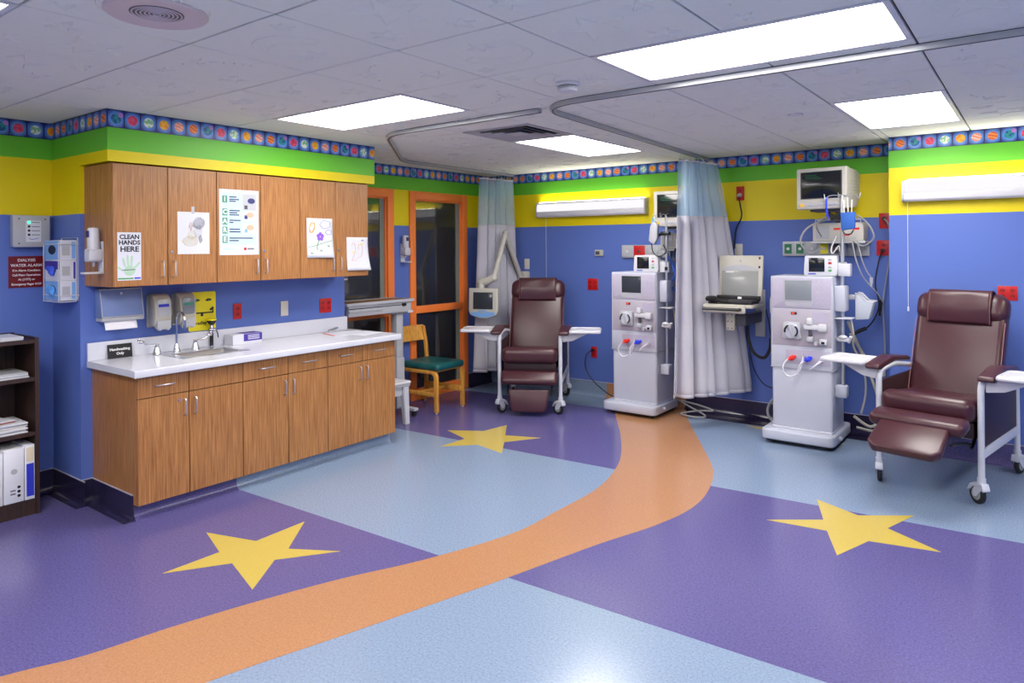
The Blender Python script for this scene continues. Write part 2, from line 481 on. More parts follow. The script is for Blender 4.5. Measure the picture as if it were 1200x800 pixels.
def rrect(x0, x1, y0, y1, r, k=4):
    p = []
    for cx, cy, a in ((x1 - r, y0 + r, -PI / 2), (x1 - r, y1 - r, 0), (x0 + r, y1 - r, PI / 2), (x0 + r, y0 + r, PI)):
        for i in range(k + 1):
            t = a + PI / 2 * i / k; p.append((cx + r * math.cos(t), cy + r * math.sin(t)))
    return p
def ell(cx, cy, rx, ry, n=16): return [(cx + rx * math.cos(2 * PI * i / n), cy + ry * math.sin(2 * PI * i / n)) for i in range(n)]
def starpoly(cx, cy, R, r=None, rot=0.0, n=5):
    r = r or R * 0.42
    return [(cx + (R if i % 2 == 0 else r) * math.sin(rot + PI * i / n), cy + (R if i % 2 == 0 else r) * math.cos(rot + PI * i / n)) for i in range(2 * n)]

# ================================================================== the room
XL, XC, XS = -5.335, -4.90, -4.50        # window wall, counter wall, soffit face
Y1, Y2 = 1.91, 4.04                      # the counter bay starts and ends here
YB, YP, XP = 6.65, 6.295, -0.96          # back wall, face and corner of the right-hand bay
XR, YF = 2.4, -2.2
SOF = 2.17                               # soffit underside
BZ = 2.375                               # lower edge of the planet border

# ---- floor with inlaid linoleum
floor = struct(O('floor', B(XL - 0.1, XR, YF, YB + 0.1, -0.1, 0.0), 'lino_blue'), 'glossy sheet floor with coloured inlays')
def l1(x): return 2.735 + 0.030 * (x + 2.1)
def l2(x): return 4.575 + 0.062 * (x + 2.1)
PR = [(-3.0, -2.2), (-2.86, -0.3), (-2.70, 0.6), (-2.514, 1.399), (-2.353, 1.911), (-2.234, 2.301), (-2.095, 2.761), (-1.939, 3.329), (-1.80, 3.75), (-1.735, 4.12), (-1.765, 4.48), (-1.90, 4.93), (-2.17, 5.42), (-2.47, 5.93), (-2.71, 6.364), (-2.84, 6.65)]
PL = [(-3.75, -2.2), (-3.55, -0.3), (-3.36, 0.4), (-3.183, 0.952), (-3.072, 1.207), (-3.001, 1.517), (-2.898, 1.863), (-2.758, 2.243), (-2.57, 2.649), (-2.405, 3.173), (-2.386, 3.583), (-2.388, 4.106), (-2.496, 4.567), (-2.649, 4.931), (-2.92, 5.42), (-3.212, 5.883), (-3.44, 6.25), (-3.74, 6.65)]
def smooth2(P, k=6):
    P = [Vector((*p, 0)) for p in P]; Q = []; L = len(P)
    for i in range(L - 1):
        a, b, c, d = P[max(i - 1, 0)], P[i], P[i + 1], P[min(i + 2, L - 1)]
        for j in range(k):
            t = j / k
            Q.append(0.5 * ((2 * b) + (c - a) * t + (2 * a - 5 * b + 4 * c - d) * t * t + (3 * b - a - 3 * c + d) * t ** 3))
    Q.append(P[-1]); return [(q.x, q.y) for q in Q]
def ngon(poly, z0, z1):
    mb = MB(); b = mb.bm
    v = [b.verts.new((x, y, z1)) for x, y in poly]; w = [b.verts.new((x, y, z0)) for x, y in poly]
    f = b.faces.new(v)
    for i in range(len(poly)): b.faces.new((v[i], w[i], w[(i + 1) % len(poly)], v[(i + 1) % len(poly)]))
    b.normal_update()
    if f.normal.z < 0: bmesh.ops.reverse_faces(b, faces=b.faces[:])
    bmesh.ops.triangulate(b, faces=[f])
    return mb
def mid(y):
    R_, L_ = smooth2(PR), smooth2(PL)
    def xa(P):
        for (x0, y0), (x1, y1) in zip(P, P[1:]):
            if y0 <= y <= y1: return x0 + (x1 - x0) * (y - y0) / (y1 - y0)
        return P[-1][0]
    return (xa(R_) + xa(L_)) / 2
ys = lambda a, b, n=8: [a + (b - a) * i / n for i in range(n + 1)]
O('purple_inlay', ngon([(XL, YF)] + [(mid(y), y) for y in ys(YF, l1(-2.4))] + [(XL, l1(XL))], -0.004, 0.0006), 'lino_purple', floor, label='purple floor inlay beside the counter')
O('purple_inlay', ngon([(mid(y), y) for y in ys(l1(-2.2), l2(-2.1))][::-1] + [(XR, l1(XR)), (XR, l2(XR))], -0.004, 0.0006), 'lino_purple', floor, label='purple floor inlay in the right foreground')
O('purple_inlay', ngon([(XL, l2(XL)), (mid(l2(-2.5)), l2(-2.5))] + [(mid(y), y) for y in ys(l2(-2.5), 6.22)][1:] + [(XL, 6.05)], -0.004, 0.0006), 'lino_purple', floor, label='purple floor inlay under the far recliner')
O('dark_purple_inlay', ngon([(mid(6.36), 6.36), (XP + 0.1, 6.40), (XP + 0.1, YB), (mid(YB), YB)], -0.004, 0.0006), 'lino_dark', floor)
O('dark_purple_inlay', ngon([(XL, Y1 - 0.10), (XC + 0.1, Y1 - 0.10), (XC + 0.1, Y1), (XL, Y1)], -0.004, 0.0009), 'lino_purple', floor)
O('orange_path', ngon(smooth2(PR) + smooth2(PL)[::-1], -0.004, 0.0012), 'lino_orange', floor, label='curving orange path inlaid in the floor')
S1 = [(-3.532, 1.745), (-3.53, 2.051), (-3.834, 2.149), (-3.497, 2.25), (-3.511, 2.584), (-3.265, 2.296), (-3.01, 2.443), (-3.207, 2.172), (-3.013, 1.918), (-3.352, 2.017)]
S2 = [(-1.303, 4.219), (-1.031, 4.417), (-1.148, 4.747), (-0.878, 4.609), (-0.61, 4.803), (-0.705, 4.498), (-0.423, 4.314), (-0.758, 4.244), (-0.856, 3.949), (-0.976, 4.257)]
S3 = [(-3.929, 4.219), (-3.914, 4.511), (-4.227, 4.629), (-3.942, 4.797), (-3.902, 5.081), (-3.702, 4.796), (-3.404, 4.909), (-3.579, 4.623), (-3.403, 4.363), (-3.71, 4.436)]
S4 = [(-1.66 + (x + 0.868) * 0.86, 6.235 + (y - 4.406) * 0.45) for x, y in S2]
S4[0], S4[1], S4[9] = (-2.13, 6.335), (-1.80, 6.35), (-1.78, 6.19)
for s_, l_ in ((S1, 'yellow star inlaid in front of the counter'), (S2, 'yellow star inlaid in front of the near recliner'), (S3, 'yellow star inlaid in front of the far recliner'), (S4, 'yellow star mostly hidden under the right dialysis machine')):
    O('star_inlay', ngon(s_, -0.004, 0.0018), 'lino_yellow', floor, label=l_)

# ---- walls
w = MB()
w.box(XL - 0.12, XL, YF, 4.10, 0, CE + 0.02); w.box(XL - 0.12, XL, 5.035, 5.265, 0, 2.235); w.box(XL - 0.12, XL, 6.195, YB + 0.12, 0, 2.235)
w.box(XL - 0.12, XL, 4.10, YB + 0.12, 2.235, CE + 0.02)
struct(O('wall_left', w, 'wall_paint'))
w = MB(); w.box(XL, XC, Y1, Y2, 0, SOF); w.box(XL, XS, Y1, Y2, SOF, CE + 0.02)
struct(O('wall_counter', w, 'wall_paint'), 'wall bay and soffit carrying the cabinets')
struct(O('wall_back', B(XL, XP, YB, YB + 0.12, 0, CE + 0.02), 'wall_paint'))
struct(O('wall_right_bay', B(XP, XR, YP, YB + 0.12, 0, CE + 0.02), 'wall_paint'), 'wall face standing forward behind the near recliner')
struct(O('wall_right', B(XR, XR + 0.12, YF, YB + 0.12, 0, CE + 0.02), 'wall_paint'))
struct(O('wall_front', B(XL - 0.12, XR + 0.12, YF - 0.12, YF, 0, CE + 0.02), 'wall_paint'))

# ---- planet border
NTRIM = [0]
def strip(p0, p1, n, uu, cell=0.098):
    NTRIM[0] += 1
    p0, p1, n = Vector((*p0, 0)), Vector((*p1, 0)), Vector((*n, 0)); L = (p1 - p0).length; d = (p1 - p0).normalized()
    t = 0.0015; vs = []; uv = []
    for s_ in (0, L):
        for z in (BZ, CE):
            for q in (0, t):
                v = p0 + d * s_ + n * q; vs.append((v.x, v.y, z)); uv.append((uu + s_ / cell, (z - BZ) / (CE - BZ)))
    fs = [(1, 5, 7, 3), (0, 1, 3, 2), (4, 6, 7, 5), (0, 4, 5, 1), (2, 3, 7, 6)]
    me = bpy.data.meshes.new('border'); me.from_pydata(vs, [], fs)
    ul = me.uv_layers.new(name='UVMap')
    for lp in me.loops: ul.data[lp.index].uv = uv[lp.vertex_index]
    me.update()
    struct(O('trim_%d' % NTRIM[0], me, 'planet_border'), 'printed wallpaper border of planets')
strip((XL, YF), (XL, Y1), (1, 0), -8.52 - (Y1 - YF) / 0.098)
strip((XL, Y1), (XS, Y1), (0, -1), -8.52)
strip((XS, Y1), (XS, Y2), (1, 0), 0.0)
strip((XL, Y2), (XL, YB), (1, 0), 0.6 - 0.72 / 0.098)
strip((XL, YB), (XP, YB), (0, -1), 0.85, 0.104)
strip((XP, YP), (XR, YP), (0, -1), 4.7, 0.101)

# ---- cove base
def cove(name, p0, p1, n, mat, parent=None, h=0.155, caulk=True):
    p0, p1, n = Vector((*p0, 0)), Vector((*p1, 0)), Vector((*n, 0))
    prof = [(0, h), (0.005, h), (0.006, 0.05), (0.010, 0.030), (0.020, 0.014), (0.035, 0.005), (0.055, 0.002), (0.055, 0), (0, 0)]
    mb = MB(); b = mb.bm; R_ = []
    for p in (p0, p1): R_.append([b.verts.new((p.x + n.x * a, p.y + n.y * a, z)) for a, z in prof])
    k = len(prof)
    for i in range(k): b.faces.new((R_[0][i], R_[0][(i + 1) % k], R_[1][(i + 1) % k], R_[1][i]))
    b.faces.new(R_[0]); b.faces.new(R_[1][::-1])
    bmesh.ops.recalc_face_normals(b, faces=b.faces)
    o = O(name, mb, mat, parent)
    if not parent: struct(o)
    if caulk:
        a0 = p0 + n * 0.0; a1 = p1 + n * 0.006
        O('caulk_bead', B(min(a0.x, a1.x), max(a0.x, a1.x), min(a0.y, a1.y), max(a0.y, a1.y), h, h + 0.005), 'caulk', o)
    return o
cove('baseboard_left', (XL, YF), (XL, Y1), (1, 0), 'lino_dark')
bc = cove('baseboard_counter', (XL, Y1), (XC + 0.055, Y1), (0, -1), 'lino_dark')
cove('cove_front', (XC, Y1), (XC, 1.977), (1, 0), 'lino_dark', bc)
cove('cove_end', (XC, Y2), (XL, Y2), (0, 1), 'lino_purple', bc)
bw = cove('baseboard_window', (XL, 5.04), (XL, 5.26), (1, 0), 'lino_purple')
cove('cove_length', (XL, 6.20), (XL, YB), (1, 0), 'lino_dark', bw)
bb = cove('baseboard_back', (XL, YB), (-3.74, YB), (0, -1), 'lino_blue')
cove('orange_cove', (-3.74, YB), (-2.84, YB), (0, -1), 'lino_orange', bb)
cove('purple_cove', (-2.84, YB), (XP, YB), (0, -1), 'lino_dark', bb)
br = cove('baseboard_right_bay', (XP, YP), (XR, YP), (0, -1), 'lino_purple')
cove('cove_return', (XP, YB), (XP, YP), (-1, 0), 'lino_dark', br)

# ---- windows in the left wall
def window(n, y0, y1):
    m = wallM((XL, (y0 + y1) / 2, 0), (1, 0, 0)); hw = (y1 - y0) / 2
    root = sempty('window_%d' % n, m)
    fw = 0.085; z1 = 2.232
    f = MB()
    f.box(-hw, -hw + fw, 0, z1, -0.045, 0.022, 0.004); f.box(hw - fw, hw, 0, z1, -0.045, 0.022, 0.004)
    f.box(-hw + fw, hw - fw, z1 - fw, z1, -0.045, 0.022, 0.004); f.box(-hw + fw, hw - fw, 0, 0.11, -0.045, 0.022, 0.004)
    # inner stop
    for a, b_ in ((-hw + fw, -hw + fw + 0.014), (hw - fw - 0.014, hw - fw)): f.box(a, b_, 0.11, z1 - fw, -0.028, -0.006, 0.002)
    f.box(-hw + fw, hw - fw, z1 - fw - 0.014, z1 - fw, -0.028, -0.006, 0.002)
    O('window_frame', f, 'orange_frame', root)
    O('window_rail', B(-hw + fw, hw - fw, 0.925, 1.0, -0.045, 0.018, 0.004), 'orange_frame', root)
    O('pane', B(-hw + fw + 0.01, hw - fw - 0.01, 1.0, z1 - fw - 0.01, -0.037, -0.031), 'wired_glass', root)
    O('pane', B(-hw + fw + 0.01, hw - fw - 0.01, 0.11, 0.925, -0.037, -0.031), 'wired_glass', root)
    j = MB(); j.box(hw - fw - 0.016, hw - fw + 0.02, 0.0, z1, -0.24, -0.046); j.box(-hw + fw - 0.02, -hw + fw + 0.016, 0.0, z1, -0.24, -0.046)
    O('inner_jamb', j, 'jamb_grey', root)
    O('lit_jamb_strip', B(hw - fw - 0.072, hw - fw - 0.014, 0.11, z1 - fw - 0.014, -0.031, -0.024), 'jamb_grey', root)  # added strip before the pane, standing in for the lit inner jamb
    return root
window(1, 4.10, 5.035)
window(2, 5.265, 6.195)
# unlit room behind the glass
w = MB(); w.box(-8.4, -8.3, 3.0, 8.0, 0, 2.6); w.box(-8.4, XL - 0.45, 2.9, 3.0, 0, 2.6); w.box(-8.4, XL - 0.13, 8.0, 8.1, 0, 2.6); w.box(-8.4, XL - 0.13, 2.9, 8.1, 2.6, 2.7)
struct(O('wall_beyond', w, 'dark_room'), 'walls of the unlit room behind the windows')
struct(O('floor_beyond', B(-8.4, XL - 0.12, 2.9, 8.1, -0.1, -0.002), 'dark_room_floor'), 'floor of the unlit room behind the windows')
k = thing('stand_in_cabinet', 'made-up low grey cabinet behind the window glass, imitating reflected bands', 'cabinet', T(-7.4, 6.6, 0))  # added cabinet; imitates the lighter reflected bands low in the glass
O('body', B(-0.3, 0.3, -1.2, 1.0, 0.05, 0.95, 0.01), 'dark_grey', k)
O('cabinet_top', B(-0.33, 0.33, -1.23, 1.03, 0.95, 0.99, 0.005), 'grey_plastic', k)
O('plinth', B(-0.25, 0.28, -1.15, 0.95, 0, 0.05), 'black_plastic', k)

# ---- ceiling: slab, grid and tiles
ceil = struct(O('ceiling', B(XL - 0.12, XR + 0.12, YF - 0.12, YB + 0.12, CE + 0.014, CE + 0.12), 'ceiling_grid'), 'suspended ceiling of star and moon tiles')
G = 0.605; GX, GY = -2.83, 2.13
def motif(mb, kind):
    def ridge(poly, closed=True, w_=0.005, h_=0.0042):
        n = len(poly); b = bmesh.new()
        idx = range(n if closed else n - 1)
        for i in idx:
            p, q = Vector((*poly[i], 0)), Vector((*poly[(i + 1) % n], 0)); d = (q - p).normalized(); s_ = Vector((-d.y, d.x, 0)) * w_
            a = [b.verts.new(v) for v in (p + s_, p - s_, q - s_, q + s_)]
            c = [b.verts.new((p.x, p.y, -h_)), b.verts.new((q.x, q.y, -h_))]
            b.faces.new((a[0], c[0], c[1], a[3])); b.faces.new((a[1], a[2], c[1], c[0]))
        bmesh.ops.recalc_face_normals(b, faces=b.faces)
        mb._add(b)
    if kind == 0:
        ridge(starpoly(0.05, -0.06, 0.15, rot=0.3)); ridge(starpoly(-0.17, 0.12, 0.07, rot=0.9)); ridge(starpoly(0.17, 0.19, 0.06, rot=0.1))
    elif kind == 1:
        arc = [(0.17 * math.cos(t), 0.17 * math.sin(t)) for t in [0.5 + 4.2 * i / 14 for i in range(15)]]
        arc += [(0.06 + 0.14 * math.cos(t), 0.03 + 0.14 * math.sin(t)) for t in [4.45 - 3.6 * i / 12 for i in range(13)]]
        ridge(arc); ridge(starpoly(0.12, 0.02, 0.07, rot=0.5)); ridge(starpoly(-0.2, -0.2, 0.05))
    else:
        ridge(starpoly(-0.14, -0.1, 0.08, rot=0.2)); ridge(starpoly(0.12, 0.1, 0.06, rot=0.7)); ridge(starpoly(0.16, -0.18, 0.05, rot=0.4))
        for i in range(7): ridge(ell(-0.05 + 0.035 * i, 0.2 - 0.006 * i * i, 0.006, 0.006, 5), w_=0.002)
tile_me = []
g_ = 0.0042
for k_ in range(3):
    mb = MB(); mb.box(-G / 2 + g_, G / 2 - g_, -G / 2 + g_, G / 2 - g_, 0, 0.0135, 0.003, 1); motif(mb, k_)
    me = mb.mesh('ceiling_tile'); me.materials.append(MATS['ceiling_tile']); tile_me.append(me)
light_cells = [(-4.04, 2.735, 2, 1), (-1.62, 2.735, 2, 1), (-4.04, 0.315, 2, 1), (-1.62, 0.315, 2, 1), (-1.015, 4.55, 1, 2), (-3.435, 4.55, 1, 2),
               (0.80, 2.735, 2, 1), (0.80, 0.315, 2, 1), (1.40, 4.55, 1, 2), (-4.04, -1.50, 2, 1), (-1.62, -1.50, 2, 1), (0.80, -1.50, 2, 1)]
blocked = set()
for x, y, nx, ny in light_cells:
    for i in range(nx):
        for j in range(ny): blocked.add((round((x - GX) / G) + i, round((y - GY) / G) + j))
blocked.add((-1, 3))           # air diffuser
solid = [(XL - 1, XS, Y1, Y2), (XP, XR + 1, YP, YB + 1), (-99, XL, -99, 99), (-99, 99, YB, 99), (XR, 99, -99, 99)]
def cut(rects, s_):
    out = []
    for x0, x1, y0, y1 in rects:
        a0, a1, b0, b1 = max(x0, s_[0]), min(x1, s_[1]), max(y0, s_[2]), min(y1, s_[3])
        if a0 >= a1 or b0 >= b1: out.append((x0, x1, y0, y1)); continue
        if x0 < a0: out.append((x0, a0, y0, y1))
        if a1 < x1: out.append((a1, x1, y0, y1))
        if y0 < b0: out.append((a0, a1, y0, b0))
        if b1 < y1: out.append((a0, a1, b1, y1))
    return [r for r in out if r[1] - r[0] > 0.02 and r[3] - r[1 + 1] > 0.02]
rnd = random.Random(3)
for i in range(-5, 6):
    for j in range(-4, 9):
        if (i, j) in blocked: continue
        x0, y0 = GX + i * G, GY + j * G
        if x0 * 0.8 - y0 * 0.75 > 0.35 or (-x0 * 0.55 + y0 * 0.85) < 1.3: continue   # far outside any view of the picture: bare slab only
        full = (x0, x0 + G, y0, y0 + G); rs = [full]
        for s_ in solid: rs = cut(rs, s_)
        for r in rs:
            if r == full:
                O('ceiling_tile', tile_me[rnd.randrange(3)], None, ceil, T(x0 + G / 2, y0 + G / 2, CE) @ RZ(PI / 2 * rnd.randrange(4)))
            else:
                O('ceiling_tile', B(r[0] + g_, r[1] - g_, r[2] + g_, r[3] - g_, CE, CE + 0.0135, 0.003, 1), 'ceiling_tile', ceil)

# ---- ceiling fittings
LL = {0: 'long lit ceiling panel above the wall cabinets', 1: 'largest lit ceiling panel at top right, nearest in view', 2: 'lit ceiling panel cut off at the top left corner', 4: 'lit ceiling panel above the near recliner',
      5: 'small lit ceiling panel beside the air diffuser'}
for n_, (x, y, nx, ny) in enumerate(light_cells):
    sx, sy = nx * G / 2, ny * G / 2
    t = thing('ceiling_light', LL.get(n_) or 'lit ceiling panel outside the picture, %s' % {3: 'just above the camera', 6: 'to the right of the largest panel', 7: 'above and right of the camera', 8: 'beyond the right edge near the bed light', 9: 'far behind the bookcase', 10: 'behind the camera', 11: 'behind and right of the camera'}[n_], 'ceiling light', T(x + sx, y + sy, CE), 'ceiling light panels')
    f = MB(); q = 0.028
    f.box(-sx + g_, sx - g_, -sy + g_, -sy + q, -0.003, 0.013, 0.002); f.box(-sx + g_, sx - g_, sy - q, sy - g_, -0.003, 0.013, 0.002)
    f.box(-sx + g_, -sx + q, -sy + q, sy - q, -0.003, 0.013, 0.002); f.box(sx - q, sx - g_, -sy + q, sy - q, -0.003, 0.013, 0.002)
    O('frame', f, 'fixture_white', t)
    O('lens', B(-sx + q, sx - q, -sy + q, sy - q, 0.004, 0.010), 'lens_glow', t, label='glowing diffuser lens')
t = thing('air_diffuser', 'square louvred air diffuser in the ceiling', 'air vent', T(GX - G / 2, GY + 3.5 * G, CE))
f = MB(); a = G / 2 - g_
for s_, e_ in ((a, a - 0.03),):
    f.box(-s_, s_, -s_, -e_, -0.004, 0.012, 0.002); f.box(-s_, s_, e_, s_, -0.004, 0.012, 0.002); f.box(-s_, -e_, -e_, e_, -0.004, 0.012, 0.002); f.box(e_, s_, -e_, e_, -0.004, 0.012, 0.002)
O('frame', f, 'vent_grey', t)
for s_ in (0.235, 0.175, 0.115):
    L_ = MB(); b = L_.bm
    v0 = [b.verts.new((x * s_, y * s_, 0.010)) for x, y in ((-1, -1), (1, -1), (1, 1), (-1, 1))]
    e_ = s_ + 0.032
    v1 = [b.verts.new((x * e_, y * e_, -0.006)) for x, y in ((-1, -1), (1, -1), (1, 1), (-1, 1))]
    v2 = [b.verts.new((x * e_, y * e_, -0.003)) for x, y in ((-1, -1), (1, -1), (1, 1), (-1, 1))]
    v3 = [b.verts.new((x * s_, y * s_, 0.013)) for x, y in ((-1, -1), (1, -1), (1, 1), (-1, 1))]
    for q0, q1 in ((v0, v1), (v1, v2), (v2, v3), (v3, v0)):
        for i in range(4): b.faces.new((q0[i], q0[(i + 1) % 4], q1[(i + 1) % 4], q1[i]))
    bmesh.ops.recalc_face_normals(b, faces=b.faces)
    O('louvre', L_, 'vent_grey', t)
O('centre_plate', B(-0.07, 0.07, -0.07, 0.07, -0.006, 0.0, 0.002), 'vent_grey', t)
O('duct', B(-a + 0.03, a - 0.03, -a + 0.03, a - 0.03, 0.0125, 0.0138), 'vent_dark', t)
t = thing('ceiling_speaker', 'round cream ceiling speaker with perforated grille', 'speaker', T(-2.54, 1.25, CE))
O('rim', MB().lathe([(0.085, -0.004), (0.11, -0.006), (0.165, -0.012), (0.172, -0.006), (0.172, 0.0)], 40), 'speaker_cream', t)
gr = O('grille', MB().lathe([(0.0, -0.006), (0.09, -0.006), (0.09, -0.002)], 32), 'speaker_dark', t)
for r in (0.012, 0.026, 0.040, 0.054, 0.068, 0.082):
    O('grille_ring', MB().tube([(r * math.cos(2 * PI * i / 32), r * math.sin(2 * PI * i / 32), -0.0065) for i in range(33)], 0.0032, 6), 'speaker_cream', gr)
t = thing('smoke_detector', 'white round smoke detector on the ceiling', 'smoke detector', T(-1.963, 3.097, CE))
O('base', MB().lathe([(0.062, 0.0), (0.064, -0.012), (0.058, -0.018), (0.0, -0.018)], 28), 'fixture_white', t)
O('vents', MB().lathe([(0.050, -0.018), (0.050, -0.034)], 28), 'dark_grey', t)
for z in (-0.022, -0.028): O('slot_ring', MB().lathe([(0.050, z), (0.055, z - 0.001), (0.055, z - 0.0035), (0.050, z - 0.004)], 28), 'fixture_white', t)
O('cap', MB().lathe([(0.054, -0.034), (0.048, -0.046), (0.02, -0.050), (0.0, -0.050)], 28), 'fixture_white', t)
for (x, y), l_ in (((-1.271, 4.781), 'flat round sprinkler cover in the ceiling above the right machine'), ((-4.307, 4.824), 'flat round sprinkler cover in the ceiling near the windows')):
    t = thing('sprinkler_cover', l_, 'sprinkler', T(x, y, CE), 'sprinkler covers')
    O('plate', MB().lathe([(0.0, -0.006), (0.036, -0.006), (0.040, -0.003)], 24), 'fixture_white', t)
    O('flange', MB().lathe([(0.040, -0.003), (0.048, -0.003), (0.050, 0.0)], 24), 'grey_plastic', t)

def sweep(pts, w_, z0, z1):
    mb = MB(); b = mb.bm; P = [Vector((*p, 0)) for p in pts]; rr = []
    for i, p in enumerate(P):
        t_ = (P[min(i + 1, len(P) - 1)] - P[max(i - 1, 0)]).normalized(); n_ = Vector((-t_.y, t_.x, 0)) * w_ / 2
        rr.append([b.verts.new((p + n_ * sgn + Vector((0, 0, z)))) for sgn, z in ((1, z0), (1, z1), (-1, z1), (-1, z0))])
    for i in range(len(rr) - 1):
        for k_ in range(4): b.faces.new((rr[i][k_], rr[i][(k_ + 1) % 4], rr[i + 1][(k_ + 1) % 4], rr[i + 1][k_]))
    b.faces.new(rr[0]); b.faces.new(rr[-1][::-1]); bmesh.ops.recalc_face_normals(b, faces=b.faces)
    return mb
def rounded(P, r, k=8):
    out = [Vector((*P[0], 0))]
    for a, b_, c in zip(P, P[1:], P[2:]):
        a, b_, c = (Vector((*q, 0)) for q in (a, b_, c))
        d1, d2 = (a - b_).normalized(), (c - b_).normalized()
        s_, e_ = b_ + d1 * r, b_ + d2 * r
        for i in range(k + 1):
            t_ = i / k; out.append(s_ * (1 - t_) ** 2 + b_ * 2 * t_ * (1 - t_) + e_ * t_ * t_)
    out.append(Vector((*P[-1], 0)))
    return [(v.x, v.y) for v in out]
def track(pts, r, label):
    t = thing('curtain_track', label, 'curtain track')
    p = rounded(pts, r)
    O('rail', sweep(p, 0.030, CE - 0.030, CE - 0.004), 'track_metal', t)
    O('slot', sweep(p, 0.010, CE - 0.0315, CE - 0.028), 'track_dark', t)
    O('mounting_strip', sweep(p, 0.018, CE - 0.006, CE + 0.002), 'track_dark', t)
track([(-4.95, 6.60), (-4.93, 4.78), (-3.86, 3.58), (-2.45, 3.55)], 0.22, 'curtain track along the windows turning across the ceiling')
track([(-2.58, 6.60), (-2.40, 3.44), (2.3, 3.44)], 0.30, 'curtain track above the white machines curving to the right')

# ================================================================== cabinets and counter
def pull(parent, x, y, z, L=0.10, vert=True):
    """bar handle centred at x,y on a front at depth z"""
    o = 0.028; r = 0.0045; h = L / 2
    P = [(0, -h, 0), (0, -h, o * 0.7), (0, -h + 0.008, o), (0, h - 0.008, o), (0, h, o * 0.7), (0, h, 0)]
    if not vert: P = [(b, a, c) for a, b, c in P]
    return O('handle', MB().tube([(x + a, y + b, z + c) for a, b, c in P], r, 8), 'handle_steel', parent, label='brushed metal bar handle')
def lock(parent, x, y, z):
    return O('lock', MB().cyl((x, y, z), (x, y, z + 0.006), 0.009, 16).cyl((x, y, z + 0.006), (x, y, z + 0.008), 0.005, 10), 'chrome', parent)
gp = 0.0024
def upper(y0, y1, label):
    t = thing('wall_cabinet', label, 'cabinet', wallM((XC, y0, 1.40), (1, 0, 0)), 'oak wall cabinets')
    W, Hh, D = y1 - y0, 0.762, 0.382
    O('body', B(0.0005, W - 0.0005, 0, Hh, 0.001, D, 0.001, 1), 'oak_veneer', t)
    dv = B(0.003, W - 0.003, 0.004, Hh - 0.004, D, D + 0.0006)
    O('reveal', dv, 'shadow_gap', t)
    for k_ in range(2):
        a, b_ = (gp, W / 2 - gp) if k_ == 0 else (W / 2 + gp, W - gp)
        d = O('door', B(a, b_, 0.002, Hh - 0.004, D + 0.0008, 0.40, 0.0015, 1), 'oak_veneer', t)
        pull(d, b_ - 0.035 if k_ == 0 else a + 0.035, 0.105, 0.40)
        if k_: lock(d, a + 0.022, 0.215, 0.40)
    return t
upper(1.937, 2.612, 'oak wall cabinet nearest the alarm box, with clean hands sign')
upper(2.612, 3.289, 'middle oak wall cabinet with the framed-letter poster on its door')
upper(3.289, 3.966, 'oak wall cabinet nearest the windows, with the flower drawing')
def lower(y0, ym, y1, label, first=False, sink=False):
    t = thing('base_cabinet', label, 'cabinet', wallM((XC, y0, 0), (1, 0, 0)), 'oak base cabinets')
    W, m_ = y1 - y0, ym - y0; D, F = 0.595, 0.615
    O('body', B(0.0005, W - 0.0005, 0.10, 0.874, 0.001, D, 0.001, 1), 'oak_veneer', t)
    O('reveal', B(0.003, W - 0.003, 0.105, 0.868, D, D + 0.0006), 'shadow_gap', t)
    for k_, (a, b_) in enumerate(((gp, m_ - gp), (m_ + gp, W - gp))):
        d = O('door', B(a, b_, 0.101, 0.733, D + 0.0008, F, 0.0015, 1), 'oak_veneer', t)
        pull(d, b_ - 0.032 if k_ == 0 else a + 0.032, 0.645, F)
        if first and k_ == 0: lock(d, b_ - 0.062, 0.692, F)
        dr = O('false_front' if sink and k_ == 1 else 'drawer', B(a, b_, 0.738, 0.866, D + 0.0008, F, 0.0015, 1), 'oak_veneer', t)
        if not (sink and k_ == 1): pull(dr, (a + b_) / 2, 0.806, F, 0.115, False)
lower(1.977, 2.295, 2.668, 'oak base cabinet under the sink, nearest the bookcase', True, True)
lower(2.668, 3.024, 3.370, 'middle oak base cabinet with two drawers and two doors')
lower(3.370, 3.711, 4.060, 'oak base cabinet at the far end of the counter')
# recessed plinth with cove base
pl = struct(O('baseboard_cabinet', B(XC, -4.365, 1.979, 2.66, 0, 0.098), 'lino_dark'), 'recessed coved plinth under the base cabinets')
cove('purple_cove', (-4.365, 1.985), (-4.365, 2.66), (1, 0), 'lino_purple', pl, 0.097, False)
O('blue_plinth', B(XC, -4.365, 2.66, 4.055, 0, 0.098), 'lino_blue', pl)
cove('blue_cove', (-4.365, 2.66), (-4.365, 4.055), (1, 0), 'lino_blue', pl, 0.097, False)
cove('side_cove', (XC, 1.977), (-4.345, 1.977), (0, -1), 'lino_dark', pl, 0.155, True)

# countertop with sink cut-out (frame: x along the wall, y up, z out)
SX0, SX1, SZ0, SZ1 = 2.385, 2.785, -4.72, -4.475
t = thing('countertop', 'long white countertop with backsplash on the oak base cabinets', 'countertop', T(0, 0, 0))
c_ = MB()
def slab(x0, x1, y0, y1): c_.box(x0, x1, y0, y1, 0.875, 0.915)
slab(XC + 0.001, SZ0, 1.945, 4.09); slab(SZ1, -4.252, 1.945, 4.09); slab(SZ0, SZ1, 1.945, SX0); slab(SZ0, SZ1, SX1, 4.09)
bmesh.ops.remove_doubles(c_.bm, verts=c_.bm.verts, dist=1e-5)
O('worktop', c_, 'counter_white', t)
O('nosing', MB().box(-4.262, -4.240, 1.942, 4.093, 0.870, 0.9153, 0.006, 3), 'counter_white', t)
O('backsplash', B(XC + 0.001, XC + 0.02, 1.945, 4.055, 0.9152, 1.03, 0.003), 'counter_white', t)

